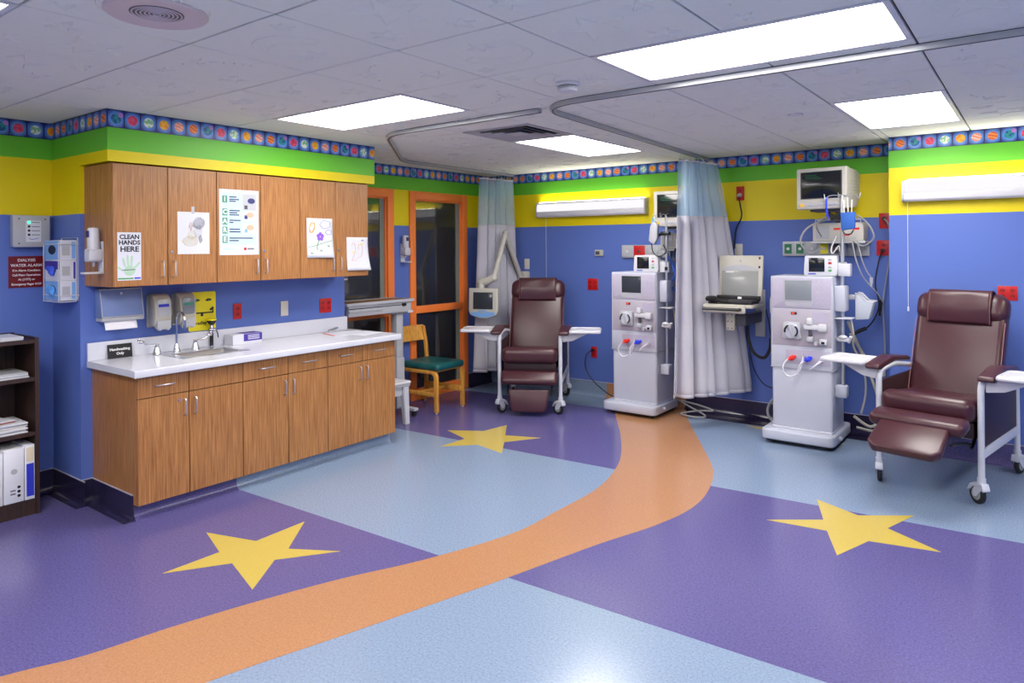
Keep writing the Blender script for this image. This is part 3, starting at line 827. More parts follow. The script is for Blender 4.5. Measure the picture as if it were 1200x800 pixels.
t = thing('sink', 'stainless steel drop-in sink near the left end of the counter', 'sink', T(0, 0, 0.915))
r_ = MB(); x0, x1, y0, y1 = -4.835, -4.44, 2.35, 2.82
for a in ((x0, SZ0 + 0.012, y0, y1), (SZ1 - 0.012, x1, y0, y1), (SZ0 + 0.012, SZ1 - 0.012, y0, SX0 + 0.012), (SZ0 + 0.012, SZ1 - 0.012, SX1 - 0.012, y1)): r_.box(*a, 0.0, 0.0035)
O('rim', r_, 'steel', t)
b_ = MB(); bb_ = b_.bm
ring = lambda s_, z, r: [bb_.verts.new((x, y, z)) for x, y in rrect(SZ0 + s_, SZ1 - s_, SX0 + s_, SX1 - s_, r)]
rings = [ring(0.003, 0.0035, 0.03), ring(0.006, -0.10, 0.035), ring(0.016, -0.135, 0.04), ring(0.045, -0.15, 0.04)]
for p, q in zip(rings, rings[1:]):
    for i in range(len(p)): bb_.faces.new((p[i], p[(i + 1) % len(p)], q[(i + 1) % len(p)], q[i]))
bb_.faces.new(rings[-1]); bmesh.ops.recalc_face_normals(bb_, faces=bb_.faces); bmesh.ops.reverse_faces(bb_, faces=bb_.faces)
O('basin', b_, 'steel', t)
O('drain', MB().lathe([(0.0, -0.147), (0.03, -0.147), (0.04, -0.1495)], 20, T((SZ0 + SZ1) / 2, (SX0 + SX1) / 2, 0)), 'chrome', t)

t = thing('faucet', 'chrome gooseneck faucet with two wrist blade handles', 'faucet', T(-4.785, 2.475, 0.9186))
O('base', MB().lathe([(0.026, 0), (0.024, 0.012), (0.016, 0.045), (0.012, 0.06), (0.0, 0.06)], 20), 'chrome', t)
O('spout', MB().tube([(0, 0, 0.05), (0, 0, 0.22), (0.012, 0, 0.255), (0.045, 0, 0.277), (0.085, 0, 0.268), (0.108, 0, 0.235), (0.112, 0, 0.19)], 0.008, 12, 6), 'chrome', t)
O('aerator', MB().cyl((0.112, 0, 0.195), (0.112, 0, 0.168), 0.0105, 14), 'chrome', t)
for s_ in (-1, 1):
    v = O('valve', MB().lathe([(0.029, 0), (0.027, 0.012), (0.017, 0.045), (0.013, 0.058), (0.015, 0.07), (0.0, 0.072)], 20, T(0, 0.135 * s_, 0)), 'chrome', t)
    O('blade_handle', MB().tube([(0, 0.135 * s_, 0.066), (0.0, (0.135 + 0.05) * s_, 0.068), (0.0, (0.135 + 0.085) * s_, 0.080)], 0.0055, 10, 4).sphere((0, (0.135 + 0.105) * s_, 0.093), 0.02, (0.45, 1.2, 0.5), 12).sphere((0, (0.135 + 0.118) * s_, 0.108), 0.014, (0.5, 0.8, 1.1), 12), 'chrome', v)

t = thing('eyewash_hose', 'black handled eyewash hose with yellow topped head standing behind the sink', 'eyewash', T(-4.860, 2.775, 0.9152))
O('base', MB().lathe([(0.018, 0), (0.017, 0.008), (0.0, 0.010)], 18), 'chrome', t)
O('grip', MB().cyl((0, 0, 0.01), (0, 0, 0.10), 0.0125, 14), 'black_rubber', t)
O('valve_body', MB().cyl((0, 0, 0.10), (0, 0, 0.15), 0.010, 14).cyl((-0.0, -0.02, 0.128), (0, 0.03, 0.122), 0.012, 12).cyl((0, 0, 0.138), (0, 0, 0.162), 0.016, 14, 0.010), 'chrome', t)
O('lever', MB().tube([(0, 0.03, 0.125), (0, 0.045, 0.10), (0, 0.052, 0.06)], 0.004, 8, 4), 'black_plastic', t)
O('spray_head', MB().lathe([(0.012, 0.158), (0.022, 0.166), (0.034, 0.185), (0.034, 0.192), (0.0, 0.192)], 20), 'black_plastic', t)
O('dust_cover', MB().lathe([(0.0345, 0.192), (0.0345, 0.203), (0.030, 0.206), (0.0, 0.206)], 20), 'yellow_plastic', t)

t = thing('glove_carton', 'white and violet glove carton lying on the counter', 'box', T(-4.815, 3.005, 0.9152) @ RZ(0.03))
O('carton', B(-0.055, 0.055, -0.125, 0.125, 0, 0.078, 0.002, 1), 'paper', t)
O('printed_label', B(0.0552, 0.0558, -0.035, 0.122, 0.022, 0.076), 'box_purple', t)
O('printed_label', B(-0.052, 0.052, -0.03, 0.122, 0.0782, 0.0787), 'box_purple', t)
for k_ in range(3): O('text_line', B(0.0559, 0.0562, 0.0, 0.10, 0.034 + 0.013 * k_, 0.039 + 0.013 * k_), 'ink_white', t)
t = thing('document', 'sheet of paper with a red edge at the far end of the counter', 'paper', T(-4.66, 3.86, 0.9152) @ RZ(-0.25))
O('sheet', B(-0.12, 0.12, -0.16, 0.16, 0, 0.002), 'paper', t); O('red_strip', B(-0.12, 0.12, -0.163, -0.15, 0.0005, 0.0028), 'ink_pink', t)
t = thing('document', 'blank white sheet lying half under the red edged paper', 'paper', T(-4.52, 3.94, 0.9152) @ RZ(0.2))
O('sheet', B(-0.1, 0.1, -0.13, 0.12, 0, 0.0012), 'paper', t)
t = thing('stapler', 'small chrome clip against the backsplash at the far end of the counter', 'stapler', T(-4.83, 3.86, 0.9152) @ RZ(0.1))
O('base', B(-0.018, 0.018, -0.05, 0.05, 0, 0.010, 0.003), 'steel', t); O('arm', MB().box(-0.014, 0.014, -0.05, 0.052, 0.016, 0.03, 0.005, m=RX(0.18)), 'chrome', t); O('spring', MB().cyl((-0.012, -0.04, 0.012), (0.012, -0.04, 0.012), 0.008, 12), 'dark_grey', t)
t = thing('tent_sign', 'black Handwashing Only placard leaning on the backsplash', 'sign', T(-4.862, 2.135, 0.9152) @ wallM((0, 0, 0), (1, 0, 0)) @ RX(-0.12))
O('plate', B(-0.078, 0.078, 0, 0.092, 0, 0.003, 0.001, 1), 'ink_black', t)
text('Handwashing', 0.024, 'ink_white', t, T(0, 0.058, 0.0034), bold=0.0006); text('Only', 0.024, 'ink_white', t, T(0, 0.03, 0.0034), bold=0.0006)

# ================================================================== things on the counter wall
t = thing('towel_dispenser', 'blue grey metal paper towel dispenser under the wall cabinets', 'towel dispenser', wallM((XC, 1.995, 1.17), (1, 0, 0)))
O('back_housing', B(0.006, 0.259, 0.0, 0.200, 0.001, 0.066, 0.003), 'grey_plastic', t)
d = O('front_cover', MB().prism([(0.0, 0.02), (0.0, 0.205), (0.07, 0.205), (0.105, 0.02)], 0.0, 0.265, 0.004, m=Matrix(((0, 0, 1, 0), (0, 1, 0, 0), (1, 0, 0, 0.003), (0, 0, 0, 1)))), 'dispenser_blue', t)
O('front_trim', MB().tube([(0.003, 0.025, 0.107), (0.003, 0.203, 0.074), (0.262, 0.203, 0.074), (0.262, 0.025, 0.107), (0.003, 0.025, 0.107)], 0.0045, 6), 'light_grey', d)
O('lock', MB().cyl((0.13, 0.175, 0.078), (0.13, 0.175, 0.086), 0.007, 12), 'handle_steel', d)
O('slot_lip', B(0, 0.265, -0.004, 0.02, 0.01, 0.11, 0.006), 'light_grey', t)
tw = O('paper_towel', MB().grid(lambda u, v: Vector((0.02 + 0.20 * u, -0.004 - 0.055 * v, 0.085 + 0.022 * math.sin(v * 1.7) + 0.003 * math.sin(u * 5))), 10, 6), 'towel_paper', t)
sm = tw.modifiers.new('t', 'SOLIDIFY'); sm.thickness = 0.004
def soap(y, label, lab):
    t = thing('soap_dispenser', label, 'soap dispenser', wallM((XC, y, 1.075), (1, 0, 0)), 'wall soap dispensers')
    O('back_plate', B(-0.062, 0.062, 0.02, 0.24, 0.001, 0.014, 0.004), 'cream_plastic', t)
    O('housing', MB().prism([(0.012, 0.03), (0.012, 0.235), (0.03, 0.25), (0.075, 0.243), (0.112, 0.205), (0.12, 0.12), (0.112, 0.05), (0.09, 0.035)], -0.058, 0.058, 0.007, 3, m=Matrix(((0, 0, 1, 0), (0, 1, 0, 0), (1, 0, 0, 0), (0, 0, 0, 1)))), 'cream_plastic', t)
    O('window_panel', MB().prism(rrect(-0.044, 0.044, 0.10, 0.215, 0.016), 0.110, 0.1215, 0.002), 'clear_plastic' if lab == 0 else 'screen_grey', t)
    O('label_band', B(-0.036, 0.036, 0.162, 0.182, 0.1213, 0.1222), 'ink_teal' if lab else 'ink_blue', t)
    O('push_bar', MB().prism([(-0.046, 0.07), (-0.048, 0.02), (-0.03, 0.0), (-0.012, 0.01), (0.012, 0.01), (0.03, 0.0), (0.048, 0.02), (0.046, 0.07)], 0.085, 0.130, 0.005), 'light_grey', t)
soap(2.385, 'cream soap dispenser with a blue label band beside the towel dispenser', 0)
soap(2.560, 'cream soap dispenser with a grey window in front of the yellow sign', 1)
t = thing('eyewash_sign', 'yellow eyewash sign with black eyes and spout above the counter', 'sign', wallM((XC, 2.725, 1.035), (1, 0, 0)))
O('plate', MB().prism(rrect(-0.104, 0.104, 0, 0.283, 0.012), 0.0005, 0.004), 'yellow_sign', t)
for x in (-0.042, 0.048):
    e = O('eye', MB().prism([(x - 0.026, 0.218), (x - 0.012, 0.231), (x + 0.006, 0.233), (x + 0.028, 0.222), (x + 0.008, 0.214), (x - 0.01, 0.212)], 0.004, 0.0048), 'ink_black', t)
    O('pupil', MB().prism(ell(x, 0.222, 0.005, 0.005, 8), 0.0048, 0.0052), 'ink_teal', e)
O('spout_symbol', MB().box(-0.08, 0.086, 0.124, 0.134, 0.004, 0.0048).box(0.076, 0.086, 0.13, 0.158, 0.004, 0.0048).prism([(0.052, 0.150), (0.08, 0.172), (0.09, 0.162), (0.066, 0.140)], 0.004, 0.0048).box(-0.012, 0.006, 0.104, 0.126, 0.004, 0.0048), 'ink_black', t)
text('Bradley', 0.034, 'ink_black', t, T(-0.018, 0.055, 0.0044), bold=0.0008)
O('emblem', MB().prism(ell(0.062, 0.058, 0.015, 0.015, 14), 0.004, 0.0048), 'green_plate', t)

def plate(m, w_, h_, mat, label, cat, kind='duplex', group='wall plates', gang=1):
    t = thing({'duplex': 'power_outlet', 'blank': 'blank_plate', 'switch': 'light_switch'}[kind], label, cat, m, group)
    O('cover_plate', B(-w_ / 2, w_ / 2, -h_ / 2, h_ / 2, 0.0008, 0.007, 0.002), mat, t)
    dk = 'red_dark' if mat == 'red_plate' else 'grey_plastic'
    for g in range(gang):
        x = (g - (gang - 1) / 2) * w_ / gang
        if kind == 'duplex':
            for s_ in (-1, 1):
                r = O('receptacle', MB().prism(rrect(x - 0.016, x + 0.016, s_ * h_ * 0.19 - 0.013, s_ * h_ * 0.19 + 0.013, 0.008), 0.007, 0.0088), 'red_mid' if mat == 'red_plate' else mat, t)
                O('slot', MB().box(x - 0.007, x - 0.004, s_ * h_ * 0.19 - 0.004, s_ * h_ * 0.19 + 0.006, 0.0088, 0.0092).box(x + 0.004, x + 0.007, s_ * h_ * 0.19 - 0.004, s_ * h_ * 0.19 + 0.006, 0.0088, 0.0092), dk, r)
        elif kind == 'switch':
            O('toggle', MB().box(x - 0.004, x + 0.004, -0.006, 0.006, 0.007, 0.016, 0.002), mat, t)
        O('screw', MB().cyl((x, 0, 0.007), (x, 0, 0.0082), 0.003, 8) if kind == 'duplex' else MB().cyl((x, h_ * 0.38, 0.007), (x, h_ * 0.38, 0.0082), 0.003, 8), dk, t)
    return t
plate(wallM((XC, 3.005, 1.153), (1, 0, 0)), 0.07, 0.118, 'red_plate', 'single red power outlet above the glove carton', 'power outlet')
plate(wallM((XC, 3.422, 1.144), (1, 0, 0)), 0.07, 0.118, 'off_white', 'cream blank wall plate above the middle of the counter', 'wall plate', 'blank')
plate(wallM((XC, 3.832, 1.140), (1, 0, 0)), 0.122, 0.122, 'red_plate', 'double red power outlet at the far end of the counter wall', 'power outlet', gang=2)

# posters and drawings on the wall cabinet doors
FX = XC + 0.4005
def sheet(y0, y1, z0, z1, label, cat='poster', name='poster', curl=0.0):
    t = thing(name, label, cat, wallM((FX, y0, z0), (1, 0, 0)))
    W, Hh = y1 - y0, z1 - z0
    def fn(u, v):
        return Vector((W * u, Hh * v, 0.0012 + curl * (u ** 2) * ((1 - v) ** 2) + curl * 0.3 * (1 - v) ** 3))
    if not curl: O('paper_sheet', B(0, W, 0, Hh, 0.0004, 0.0012), 'paper', t)
    else:
        s_ = O('paper_sheet', MB().grid(fn, 10, 10), 'paper', t)
        sm = s_.modifiers.new('t', 'SOLIDIFY'); sm.thickness = 0.0008; sm.offset = -1
    return t, W, Hh
def pz(u, v, curl): return 0.0016 + curl * (u ** 2) * ((1 - v) ** 2) + curl * 0.3 * (1 - v) ** 3
t, W, Hh = sheet(1.963, 2.105, 1.44, 1.737, 'white CLEAN HANDS HERE notice on the first wall cabinet door', 'notice', 'notice')
for s_, y_, z_, sx in (('CLEAN', 0.268, 0.038, 1.0), ('HANDS', 0.233, 0.038, 1.0), ('HERE', 0.192, 0.046, 1.05)): text(s_, z_, 'ink_black', t, T(W / 2 + 0.001, y_, 0.0018), bold=0.0012, sx=sx)
hand = MB(); hand.prism(ell(0.071, 0.06, 0.034, 0.032, 14), 0.0014, 0.0018)
for x, y, a, L_ in ((0.045, 0.085, 0.25, 0.055), (0.063, 0.09, 0.06, 0.068), (0.081, 0.09, -0.08, 0.064), (0.10, 0.075, -0.75, 0.05), (0.032, 0.06, 0.9, 0.04)): hand.prism(rrect(-0.006, 0.006, 0, L_, 0.005), 0.0014, 0.00182, m=T(x, y, 0) @ RZ(a))
O('hand_print', hand, 'ink_pale_green', t)
O('text_line', MB().box(0.03, 0.108, 0.06, 0.066, 0.0018, 0.0022, m=RZ(0.03)), 'ink_grey', t)
O('green_strip', B(0.002, 0.095, 0.008, 0.016, 0.0014, 0.0018), 'ink_green', t); O('logo', B(0.10, 0.138, 0.008, 0.018, 0.0014, 0.0018), 'ink_blue', t)
t, W, Hh = sheet(2.338, 2.558, 1.598, 1.877, 'pencil drawing in pale yellow and grey on the second wall cabinet door', 'drawing', 'drawing')
def hatch(cx, cy, rx, ry, n, mat, name, a=0.6, rr=0.0011):
    pts = []
    for q in range(n):
        f_ = -1 + 2 * q / (n - 1); w_ = math.sqrt(max(0.02, 1 - f_ * f_)); s_ = 1 if q % 2 else -1
        pts.append((cx + rx * (f_ * math.cos(a) - s_ * w_ * math.sin(a)), cy + ry * (f_ * math.sin(a) + s_ * w_ * math.cos(a)), 0.0016))
    O(name, MB().tube(pts, rr, 4), mat, t)
hatch(0.085, 0.085, 0.055, 0.038, 20, 'ink_yellow', 'pencil_hatching', 0.2); hatch(0.095, 0.13, 0.03, 0.035, 12, 'ink_yellow', 'pencil_hatching', 0.9)
hatch(0.145, 0.205, 0.042, 0.042, 18, 'ink_grey', 'pencil_hatching', 0.7, 0.0016); hatch(0.14, 0.15, 0.03, 0.042, 14, 'ink_grey', 'pencil_hatching', 1.3); hatch(0.155, 0.10, 0.012, 0.03, 8, 'ink_grey', 'pencil_hatching', 0.1)
hatch(0.09, 0.185, 0.014, 0.03, 8, 'ink_skin', 'pencil_hatching', 0.5)
O('tape', B(0.095, 0.115, 0.268, 0.315, 0.0012, 0.0016), 'clear_plastic', t)
t, W, Hh = sheet(2.630, 2.934, 1.588, 2.045, 'large I CARE poster with green letter squares on the third door')
O('tinted_panel', B(0.025, W - 0.02, 0.07, Hh - 0.02, 0.0013, 0.0016), 'ink_pale_teal', t)
for ch, y_ in (('I', 0.388), ('C', 0.298), ('A', 0.235), ('R', 0.172), ('E', 0.108)):
    q = O('letter_square', B(0.022, 0.06, y_ - 0.024, y_ + 0.024, 0.0016, 0.0019), 'ink_teal', t)
    text(ch, 0.046, 'ink_white', q, T(0.041, y_, 0.0022), bold=0.0012)
for y_, L_ in ((0.405, 0.055), (0.388, 0.075), (0.375, 0.05), (0.31, 0.08), (0.295, 0.06), (0.28, 0.075), (0.242, 0.085), (0.227, 0.03), (0.18, 0.08), (0.162, 0.085), (0.118, 0.18), (0.10, 0.07)):
    O('text_line', B(0.075, 0.075 + L_, y_ - 0.004, y_ + 0.004, 0.0016, 0.0019), 'ink_navy', t)
for n_, (y0, y1) in enumerate(((0.315, 0.43), (0.245, 0.30), (0.148, 0.218))):
    q = O('photo_print', B(0.178, 0.285, y0, y1, 0.0016, 0.0019), ('light_grey', 'paper', 'paper_cream')[n_], t)
    O('print_patch', MB().prism(ell(0.235 if n_ else 0.245, (y0 + y1) / 2 + 0.01, 0.03, 0.02, 12), 0.0019, 0.0021), ('ink_navy', 'ink_skin', 'ink_skin')[n_], q)
    O('print_patch', B(0.19, 0.215, y0 + 0.008, y0 + 0.035, 0.0019, 0.0021), ('dark_grey', 'ink_navy', 'box_blue')[n_], q)
O('logo', MB().prism(ell(0.195, 0.042, 0.011, 0.011, 12), 0.0014, 0.0018), 'red_plate', t)
O('text_line', B(0.212, 0.265, 0.036, 0.048, 0.0014, 0.0018), 'ink_grey', t); O('text_line', B(0.03, 0.11, 0.034, 0.05, 0.0014, 0.0018), 'ink_pale_teal', t)
t, W, Hh = sheet(3.348, 3.592, 1.556, 1.864, 'child drawing of a purple flower, sun and clouds on the fifth door', 'drawing', 'drawing', 0.02)
def dz(x, y): return pz(x / W, y / Hh, 0.02)
def stroke(pts, r, mat, name): O(name, MB().tube([(x, y, dz(x, y)) for x, y in pts], r, 4, 4), mat, t)
for q in range(5): stroke([(0.05 + 0.025 * math.cos(a + q), 0.235 + 0.04 * math.sin(a * 1.2 + q)) for a in [0, 0.9, 1.8, 2.7, 3.6]], 0.003, ('ink_orange', 'ink_pink')[q % 2], 'sun_stroke')
for cx, cy, s_ in ((0.175, 0.26, 1.0), (0.205, 0.20, 0.6)): stroke([(cx + s_ * (0.045 + 0.008 * (i % 2)) * math.cos(i * 0.63), cy + s_ * (0.028 + 0.007 * (i % 2)) * math.sin(i * 0.63)) for i in range(11)], 0.0016, 'ink_blue', 'cloud_line')
fl = MB()
for q in range(5):
    a = q * 2 * PI / 5 + 0.3; x, y = 0.125 + 0.02 * math.cos(a), 0.165 + 0.02 * math.sin(a)
    fl.prism(ell(x, y, 0.016, 0.016, 10), dz(x, y), dz(x, y) + 0.0006)
O('flower', fl, 'ink_purple', t)
stroke([(0.12, 0.145), (0.105, 0.12), (0.095, 0.09), (0.095, 0.06)], 0.003, 'ink_green', 'stem_line'); stroke([(0.01, 0.085), (0.06, 0.09), (0.095, 0.10), (0.15, 0.115), (0.235, 0.135)], 0.0026, 'ink_green', 'stem_line')
for x, y in ((0.13, 0.05), (0.20, 0.085), (0.045, 0.03)): stroke([(x - 0.012, y + 0.012), (x - 0.004, y), (x, y + 0.014), (x + 0.005, y), (x + 0.014, y + 0.012)], 0.0018, 'ink_green', 'grass_line')
t, W, Hh = sheet(3.735, 3.957, 1.447, 1.719, 'curled sheet with a faint tan and yellow sketch on the last door', 'drawing', 'drawing', 0.035)
def dz(x, y): return pz(x / W, y / Hh, 0.035)
stroke([(0.05, 0.20), (0.07, 0.225), (0.09, 0.20), (0.085, 0.15), (0.06, 0.10), (0.05, 0.08), (0.08, 0.085), (0.10, 0.08)], 0.0016, 'ink_skin', 'pencil_line')
stroke([(0.11, 0.10), (0.15, 0.12), (0.165, 0.17), (0.15, 0.215), (0.125, 0.21), (0.12, 0.17)], 0.0018, 'ink_skin', 'pencil_line')
stroke([(0.125, 0.205), (0.145, 0.222), (0.165, 0.212)], 0.005, 'ink_yellow', 'pencil_line'); stroke([(0.055, 0.16), (0.075, 0.15), (0.085, 0.13)], 0.004, 'ink_yellow', 'pencil_line')
stroke([(0.155, 0.243), (0.165, 0.25), (0.175, 0.243)], 0.0035, 'ink_navy', 'pencil_line')

# sanitizer on the cabinet side (face towards the bookcase)
def sanitizer(m, label, side=1):
    t = thing('sanitizer_dispenser', label, 'sanitizer dispenser', m, 'sanitizer dispensers')
    O('bracket', MB().box(-0.03, 0.03, 0.0, 0.20, 0.001, 0.012, 0.003).box(-0.028, 0.028, 0.0, 0.012, 0.01, 0.115, 0.004), 'white_plastic', t)
    O('bottle', MB().lathe([(0.0, 0.285), (0.028, 0.283), (0.034, 0.27), (0.034, 0.15), (0.03, 0.145)], 20, Matrix(((1, 0, 0, 0), (0, 0, 1, 0), (0, 1, 0, 0.05), (0, 0, 0, 1)))), 'white_plastic', t)
    O('bottle_label', B(-0.02, 0.02, 0.225, 0.265, 0.082, 0.0845), 'ink_navy', t)
    O('pump_housing', MB().prism(rrect(-0.038, 0.038, 0.075, 0.155, 0.016), 0.012, 0.09, 0.008), 'white_plastic', t)
    O('nozzle', MB().cyl((0, 0.08, 0.05), (0, 0.045, 0.05), 0.009, 12, 0.006), 'light_grey', t)
sanitizer(wallM((-4.645, 1.937, 1.482), (0, -1, 0)), 'white hand sanitizer dispenser with drip tray on the wall cabinet side')
sanitizer(wallM((XL, 5.165, 1.475), (1, 0, 0)), 'white hand sanitizer dispenser on the strip of wall between the windows')
t = thing('wall_bracket', 'small white bracket on the end of the counter wall beside the window', 'bracket', wallM((-4.97, Y2, 1.30), (0, 1, 0)))
O('plate', B(-0.04, 0.04, 0, 0.07, 0.001, 0.02, 0.004), 'white_plastic', t); O('peg', MB().cyl((0.01, 0.05, 0.02), (0.01, 0.05, 0.10), 0.007, 10), 'white_plastic', t)

# alarm box and sign on the recessed wall
t = thing('alarm_box', 'grey wall box with one green and three black lamps', 'alarm', wallM((XL, 1.665, 1.655), (1, 0, 0)))
O('enclosure', B(0, 0.205, 0, 0.20, 0.001, 0.055, 0.004), 'grey_plastic', t)
O('lid', B(-0.003, 0.208, -0.003, 0.203, 0.055, 0.068, 0.004), 'light_grey', t)
O('faceplate', B(0.068, 0.155, 0.03, 0.17, 0.068, 0.0695), 'paper', t)
for k_ in range(4): O('indicator_lamp', MB().lathe([(0.008, 0.0695), (0.007, 0.074), (0.0, 0.076)], 14, T(0.086, 0.158 - 0.027 * k_, 0)), 'led_green' if k_ == 0 else 'black_plastic', t, label='lit green lamp' if k_ == 0 else None)
for k_ in range(4): O('text_line', B(0.10, 0.148, 0.155 - 0.027 * k_, 0.160 - 0.027 * k_, 0.0695, 0.0699), 'ink_grey', t)
O('logo_stroke', MB().tube([(0.085, 0.052, 0.0698), (0.105, 0.046, 0.0698), (0.14, 0.056, 0.0698)], 0.0022, 4, 4), 'ink_blue', t)
for x in (0.03, 0.18):
    for y in (0.02, 0.18): O('screw', MB().cyl((x, y, 0.068), (x, y, 0.070), 0.005, 10), 'dark_grey', t)
t = thing('alarm_sign', 'dark red DIALYSIS WATER ALARM sign below the grey alarm box', 'sign', wallM((XL, 1.757, 1.385), (1, 0, 0)))
O('plate', B(-0.102, 0.102, 0, 0.207, 0.0008, 0.004), 'sign_maroon', t)
for s_, y_, z_ in (('DIALYSIS', 0.180, 0.026), ('WATER ALARM', 0.146, 0.026), ('If in Alarm Condition', 0.113, 0.0185), ('Call Plant Operations', 0.083, 0.0185), ('At (1777) or', 0.054, 0.0185), ('Emergency Pager 0159', 0.023, 0.0185)):
    text(s_, z_, 'ink_white', t, T(0, y_, 0.0046), bold=0.0004)
# glove rack on the return face
GM = wallM((-5.175, Y1, 1.308), (0, -1, 0))
t = thing('glove_rack', 'white wire rack holding three glove boxes', 'rack', GM)
O('back_wire', MB().tube([(0, 0, 0.003), (0, 0.40, 0.003), (0.25, 0.40, 0.003), (0.25, 0, 0.003), (0, 0, 0.003)], 0.003, 6), 'white_plastic', t)
for y_ in (0.035, 0.36): O('hoop', MB().tube([(-0.008, y_, 0.0), (-0.008, y_, 0.108), (0.258, y_, 0.108), (0.258, y_, 0.0)], 0.003, 6), 'white_plastic', t)
for x in (0.235, 0.0): O('upright', MB().tube([(x, -0.006, 0.004), (x, -0.006, 0.108), (x, 0.37, 0.108)], 0.003, 6), 'white_plastic', t)
O('bottom_wire', MB().tube([(0.258, 0.035, 0.0), (0.258, -0.006, 0.02), (0.258, -0.006, 0.108), (-0.008, -0.006, 0.108)], 0.003, 6), 'white_plastic', t)
for k_, (l_, gl, bc_) in enumerate((('blue and white glove box at the bottom of the wire rack', 'glove_sky', 'box_blue'), ('white and purple glove box in the middle of the wire rack', 'glove_blue', 'box_purple'), ('pale blue glove box with an empty opening at the top of the rack', None, 'box_blue'))):
    t = thing('glove_box', l_, 'box', GM @ T(0.003, 0.001 + 0.1285 * k_, 0.007), 'glove boxes in the rack')
    O('carton', B(0, 0.244, 0, 0.127, 0, 0.096, 0.002, 1), 'paper', t)
    O('printed_panel', B(0.004, 0.235, 0.004 if k_ != 1 else 0.07, 0.123, 0.0962, 0.0968), bc_, t)
    O('end_print', B(0.2442, 0.2448, 0.01, 0.117, 0.008, 0.03 if k_ != 1 else 0.02), bc_, t)
    O('end_print', B(0.2442, 0.2446, 0.03, 0.09, 0.04, 0.085), 'light_grey', t)
    O('opening', MB().prism(ell(0.12, 0.066, 0.06, 0.03, 18), 0.0968, 0.0974), 'black_plastic', t)
    if gl: O('glove_tuft', MB().sphere((0.12, 0.062, 0.10), 0.045, (1.1, 0.7, 0.35), 14).sphere((0.15, 0.05, 0.108), 0.025, (1, 0.9, 0.6), 10).sphere((0.09, 0.075, 0.106), 0.022, (1, 0.8, 0.6), 10), gl, t)

# ================================================================== bookcase and its contents
bx0, bx1, by0, by1 = -5.318, -4.965, 0.80, 1.70
t = thing('bookcase', 'dark brown open bookcase at the left edge', 'bookcase', T(0, 0, 0))
O('side_panel', B(bx0, bx1, by1 - 0.022, by1, 0, 1.09, 0.001, 1), 'bookcase_walnut', t); O('side_panel', B(bx0, bx1, by0, by0 + 0.022, 0, 1.09, 0.001, 1), 'bookcase_walnut', t)
O('back_panel', B(bx0, bx0 + 0.008, by0 + 0.022, by1 - 0.022, 0.02, 1.10), 'bookcase_walnut', t)
for z in (0.075, 0.485, 0.822, 1.055): O('shelf', B(bx0 + 0.008, bx1 - 0.004, by0 + 0.022, by1 - 0.022, z, z + 0.024, 0.001, 1), 'bookcase_walnut', t)
O('kick_board', B(bx1 - 0.03, bx1 - 0.008, by0 + 0.022, by1 - 0.022, 0, 0.075), 'bookcase_walnut', t)
pins = MB()
for k_ in range(14): pins.cyl((bx1 - 0.05, by1 - 0.0235, 0.15 + 0.06 * k_), (bx1 - 0.05, by1 - 0.0215, 0.15 + 0.06 * k_), 0.004, 8)
O('peg_hole', pins, 'black_plastic', t)
def papers(y0, y1, z, n, label, mats, name='paper_stack', cat='papers', dx=0.22):
    t = thing(name, label, cat, T(-5.02, (y0 + y1) / 2, z)); hz = 0
    for k_ in range(n):
        h_ = 0.006 + 0.006 * rnd.random(); o_ = 0.014 * (rnd.random() - 0.5)
        O('sheaf', MB().box(-dx, 0.03 + o_, -(y1 - y0) / 2 + o_, (y1 - y0) / 2 + o_, hz, hz + h_, 0.001, 1, m=RZ(0.1 * (rnd.random() - 0.5))), mats[k_ % len(mats)], t); hz += h_ + 0.0005
    return t
papers(1.30, 1.63, 1.0792, 2, 'loose white papers lying on top of the bookcase', ['paper'])
papers(1.10, 1.26, 1.0792, 2, 'second loose paper pile on the bookcase top at the picture edge', ['paper', 'paper_cream'])
papers(1.30, 1.655, 0.8463, 4, 'thin stack of white papers on the upper shelf of the bookcase', ['paper', 'light_grey'])
papers(1.32, 1.64, 0.5093, 7, 'stack of magazines on the middle shelf of the bookcase', ['paper', 'light_grey', 'paper', 'paper_cream'])
t = thing('folder', 'rust coloured folder lying on the magazine stack', 'folder', T(-5.06, 1.50, 0.578) @ RZ(0.2)); O('cover', B(-0.16, 0.04, -0.13, 0.09, 0, 0.006, 0.001, 1), 'folder_rust', t); O('pages', B(-0.155, 0.042, -0.125, 0.085, 0.0062, 0.011), 'paper', t)
t = thing('binder', 'white ring binder with finger hole on the bottom shelf', 'binder', T(-5.0, 1.565, 0.0992), 'binders')
O('cover', B(-0.27, 0.03, -0.053, 0.053, 0, 0.325, 0.004), 'binder_white', t)
O('finger_ring', MB().lathe([(0.011, 0.0), (0.017, 0.0), (0.017, 0.002), (0.011, 0.002)], 16, T(0.03, 0.0, 0.19) @ RY(PI / 2)), 'grey_plastic', t)
for k_ in range(3): O('spine_mark', MB().cyl((0.0302, 0.025, 0.04 + 0.026 * k_), (0.031, 0.025, 0.04 + 0.026 * k_), 0.009, 12), 'ink_black', t)
for k_ in range(2): O('spine_print', B(0.0302, 0.0306, -0.02, 0.008, 0.05 + 0.02 * k_, 0.06 + 0.02 * k_), 'ink_grey', t)
t = thing('binder', 'white ring binder cut off by the left picture edge', 'binder', T(-5.0, 1.455, 0.0992), 'binders')
O('cover', B(-0.27, 0.03, -0.053, 0.053, 0, 0.315, 0.004), 'binder_white', t); O('spine_print', B(0.0302, 0.0306, -0.03, 0.03, 0.1, 0.2), 'light_grey', t)
t = thing('manual', 'tall blue and cream manual next to the white binder', 'book', T(-5.0, 1.648, 0.0992))
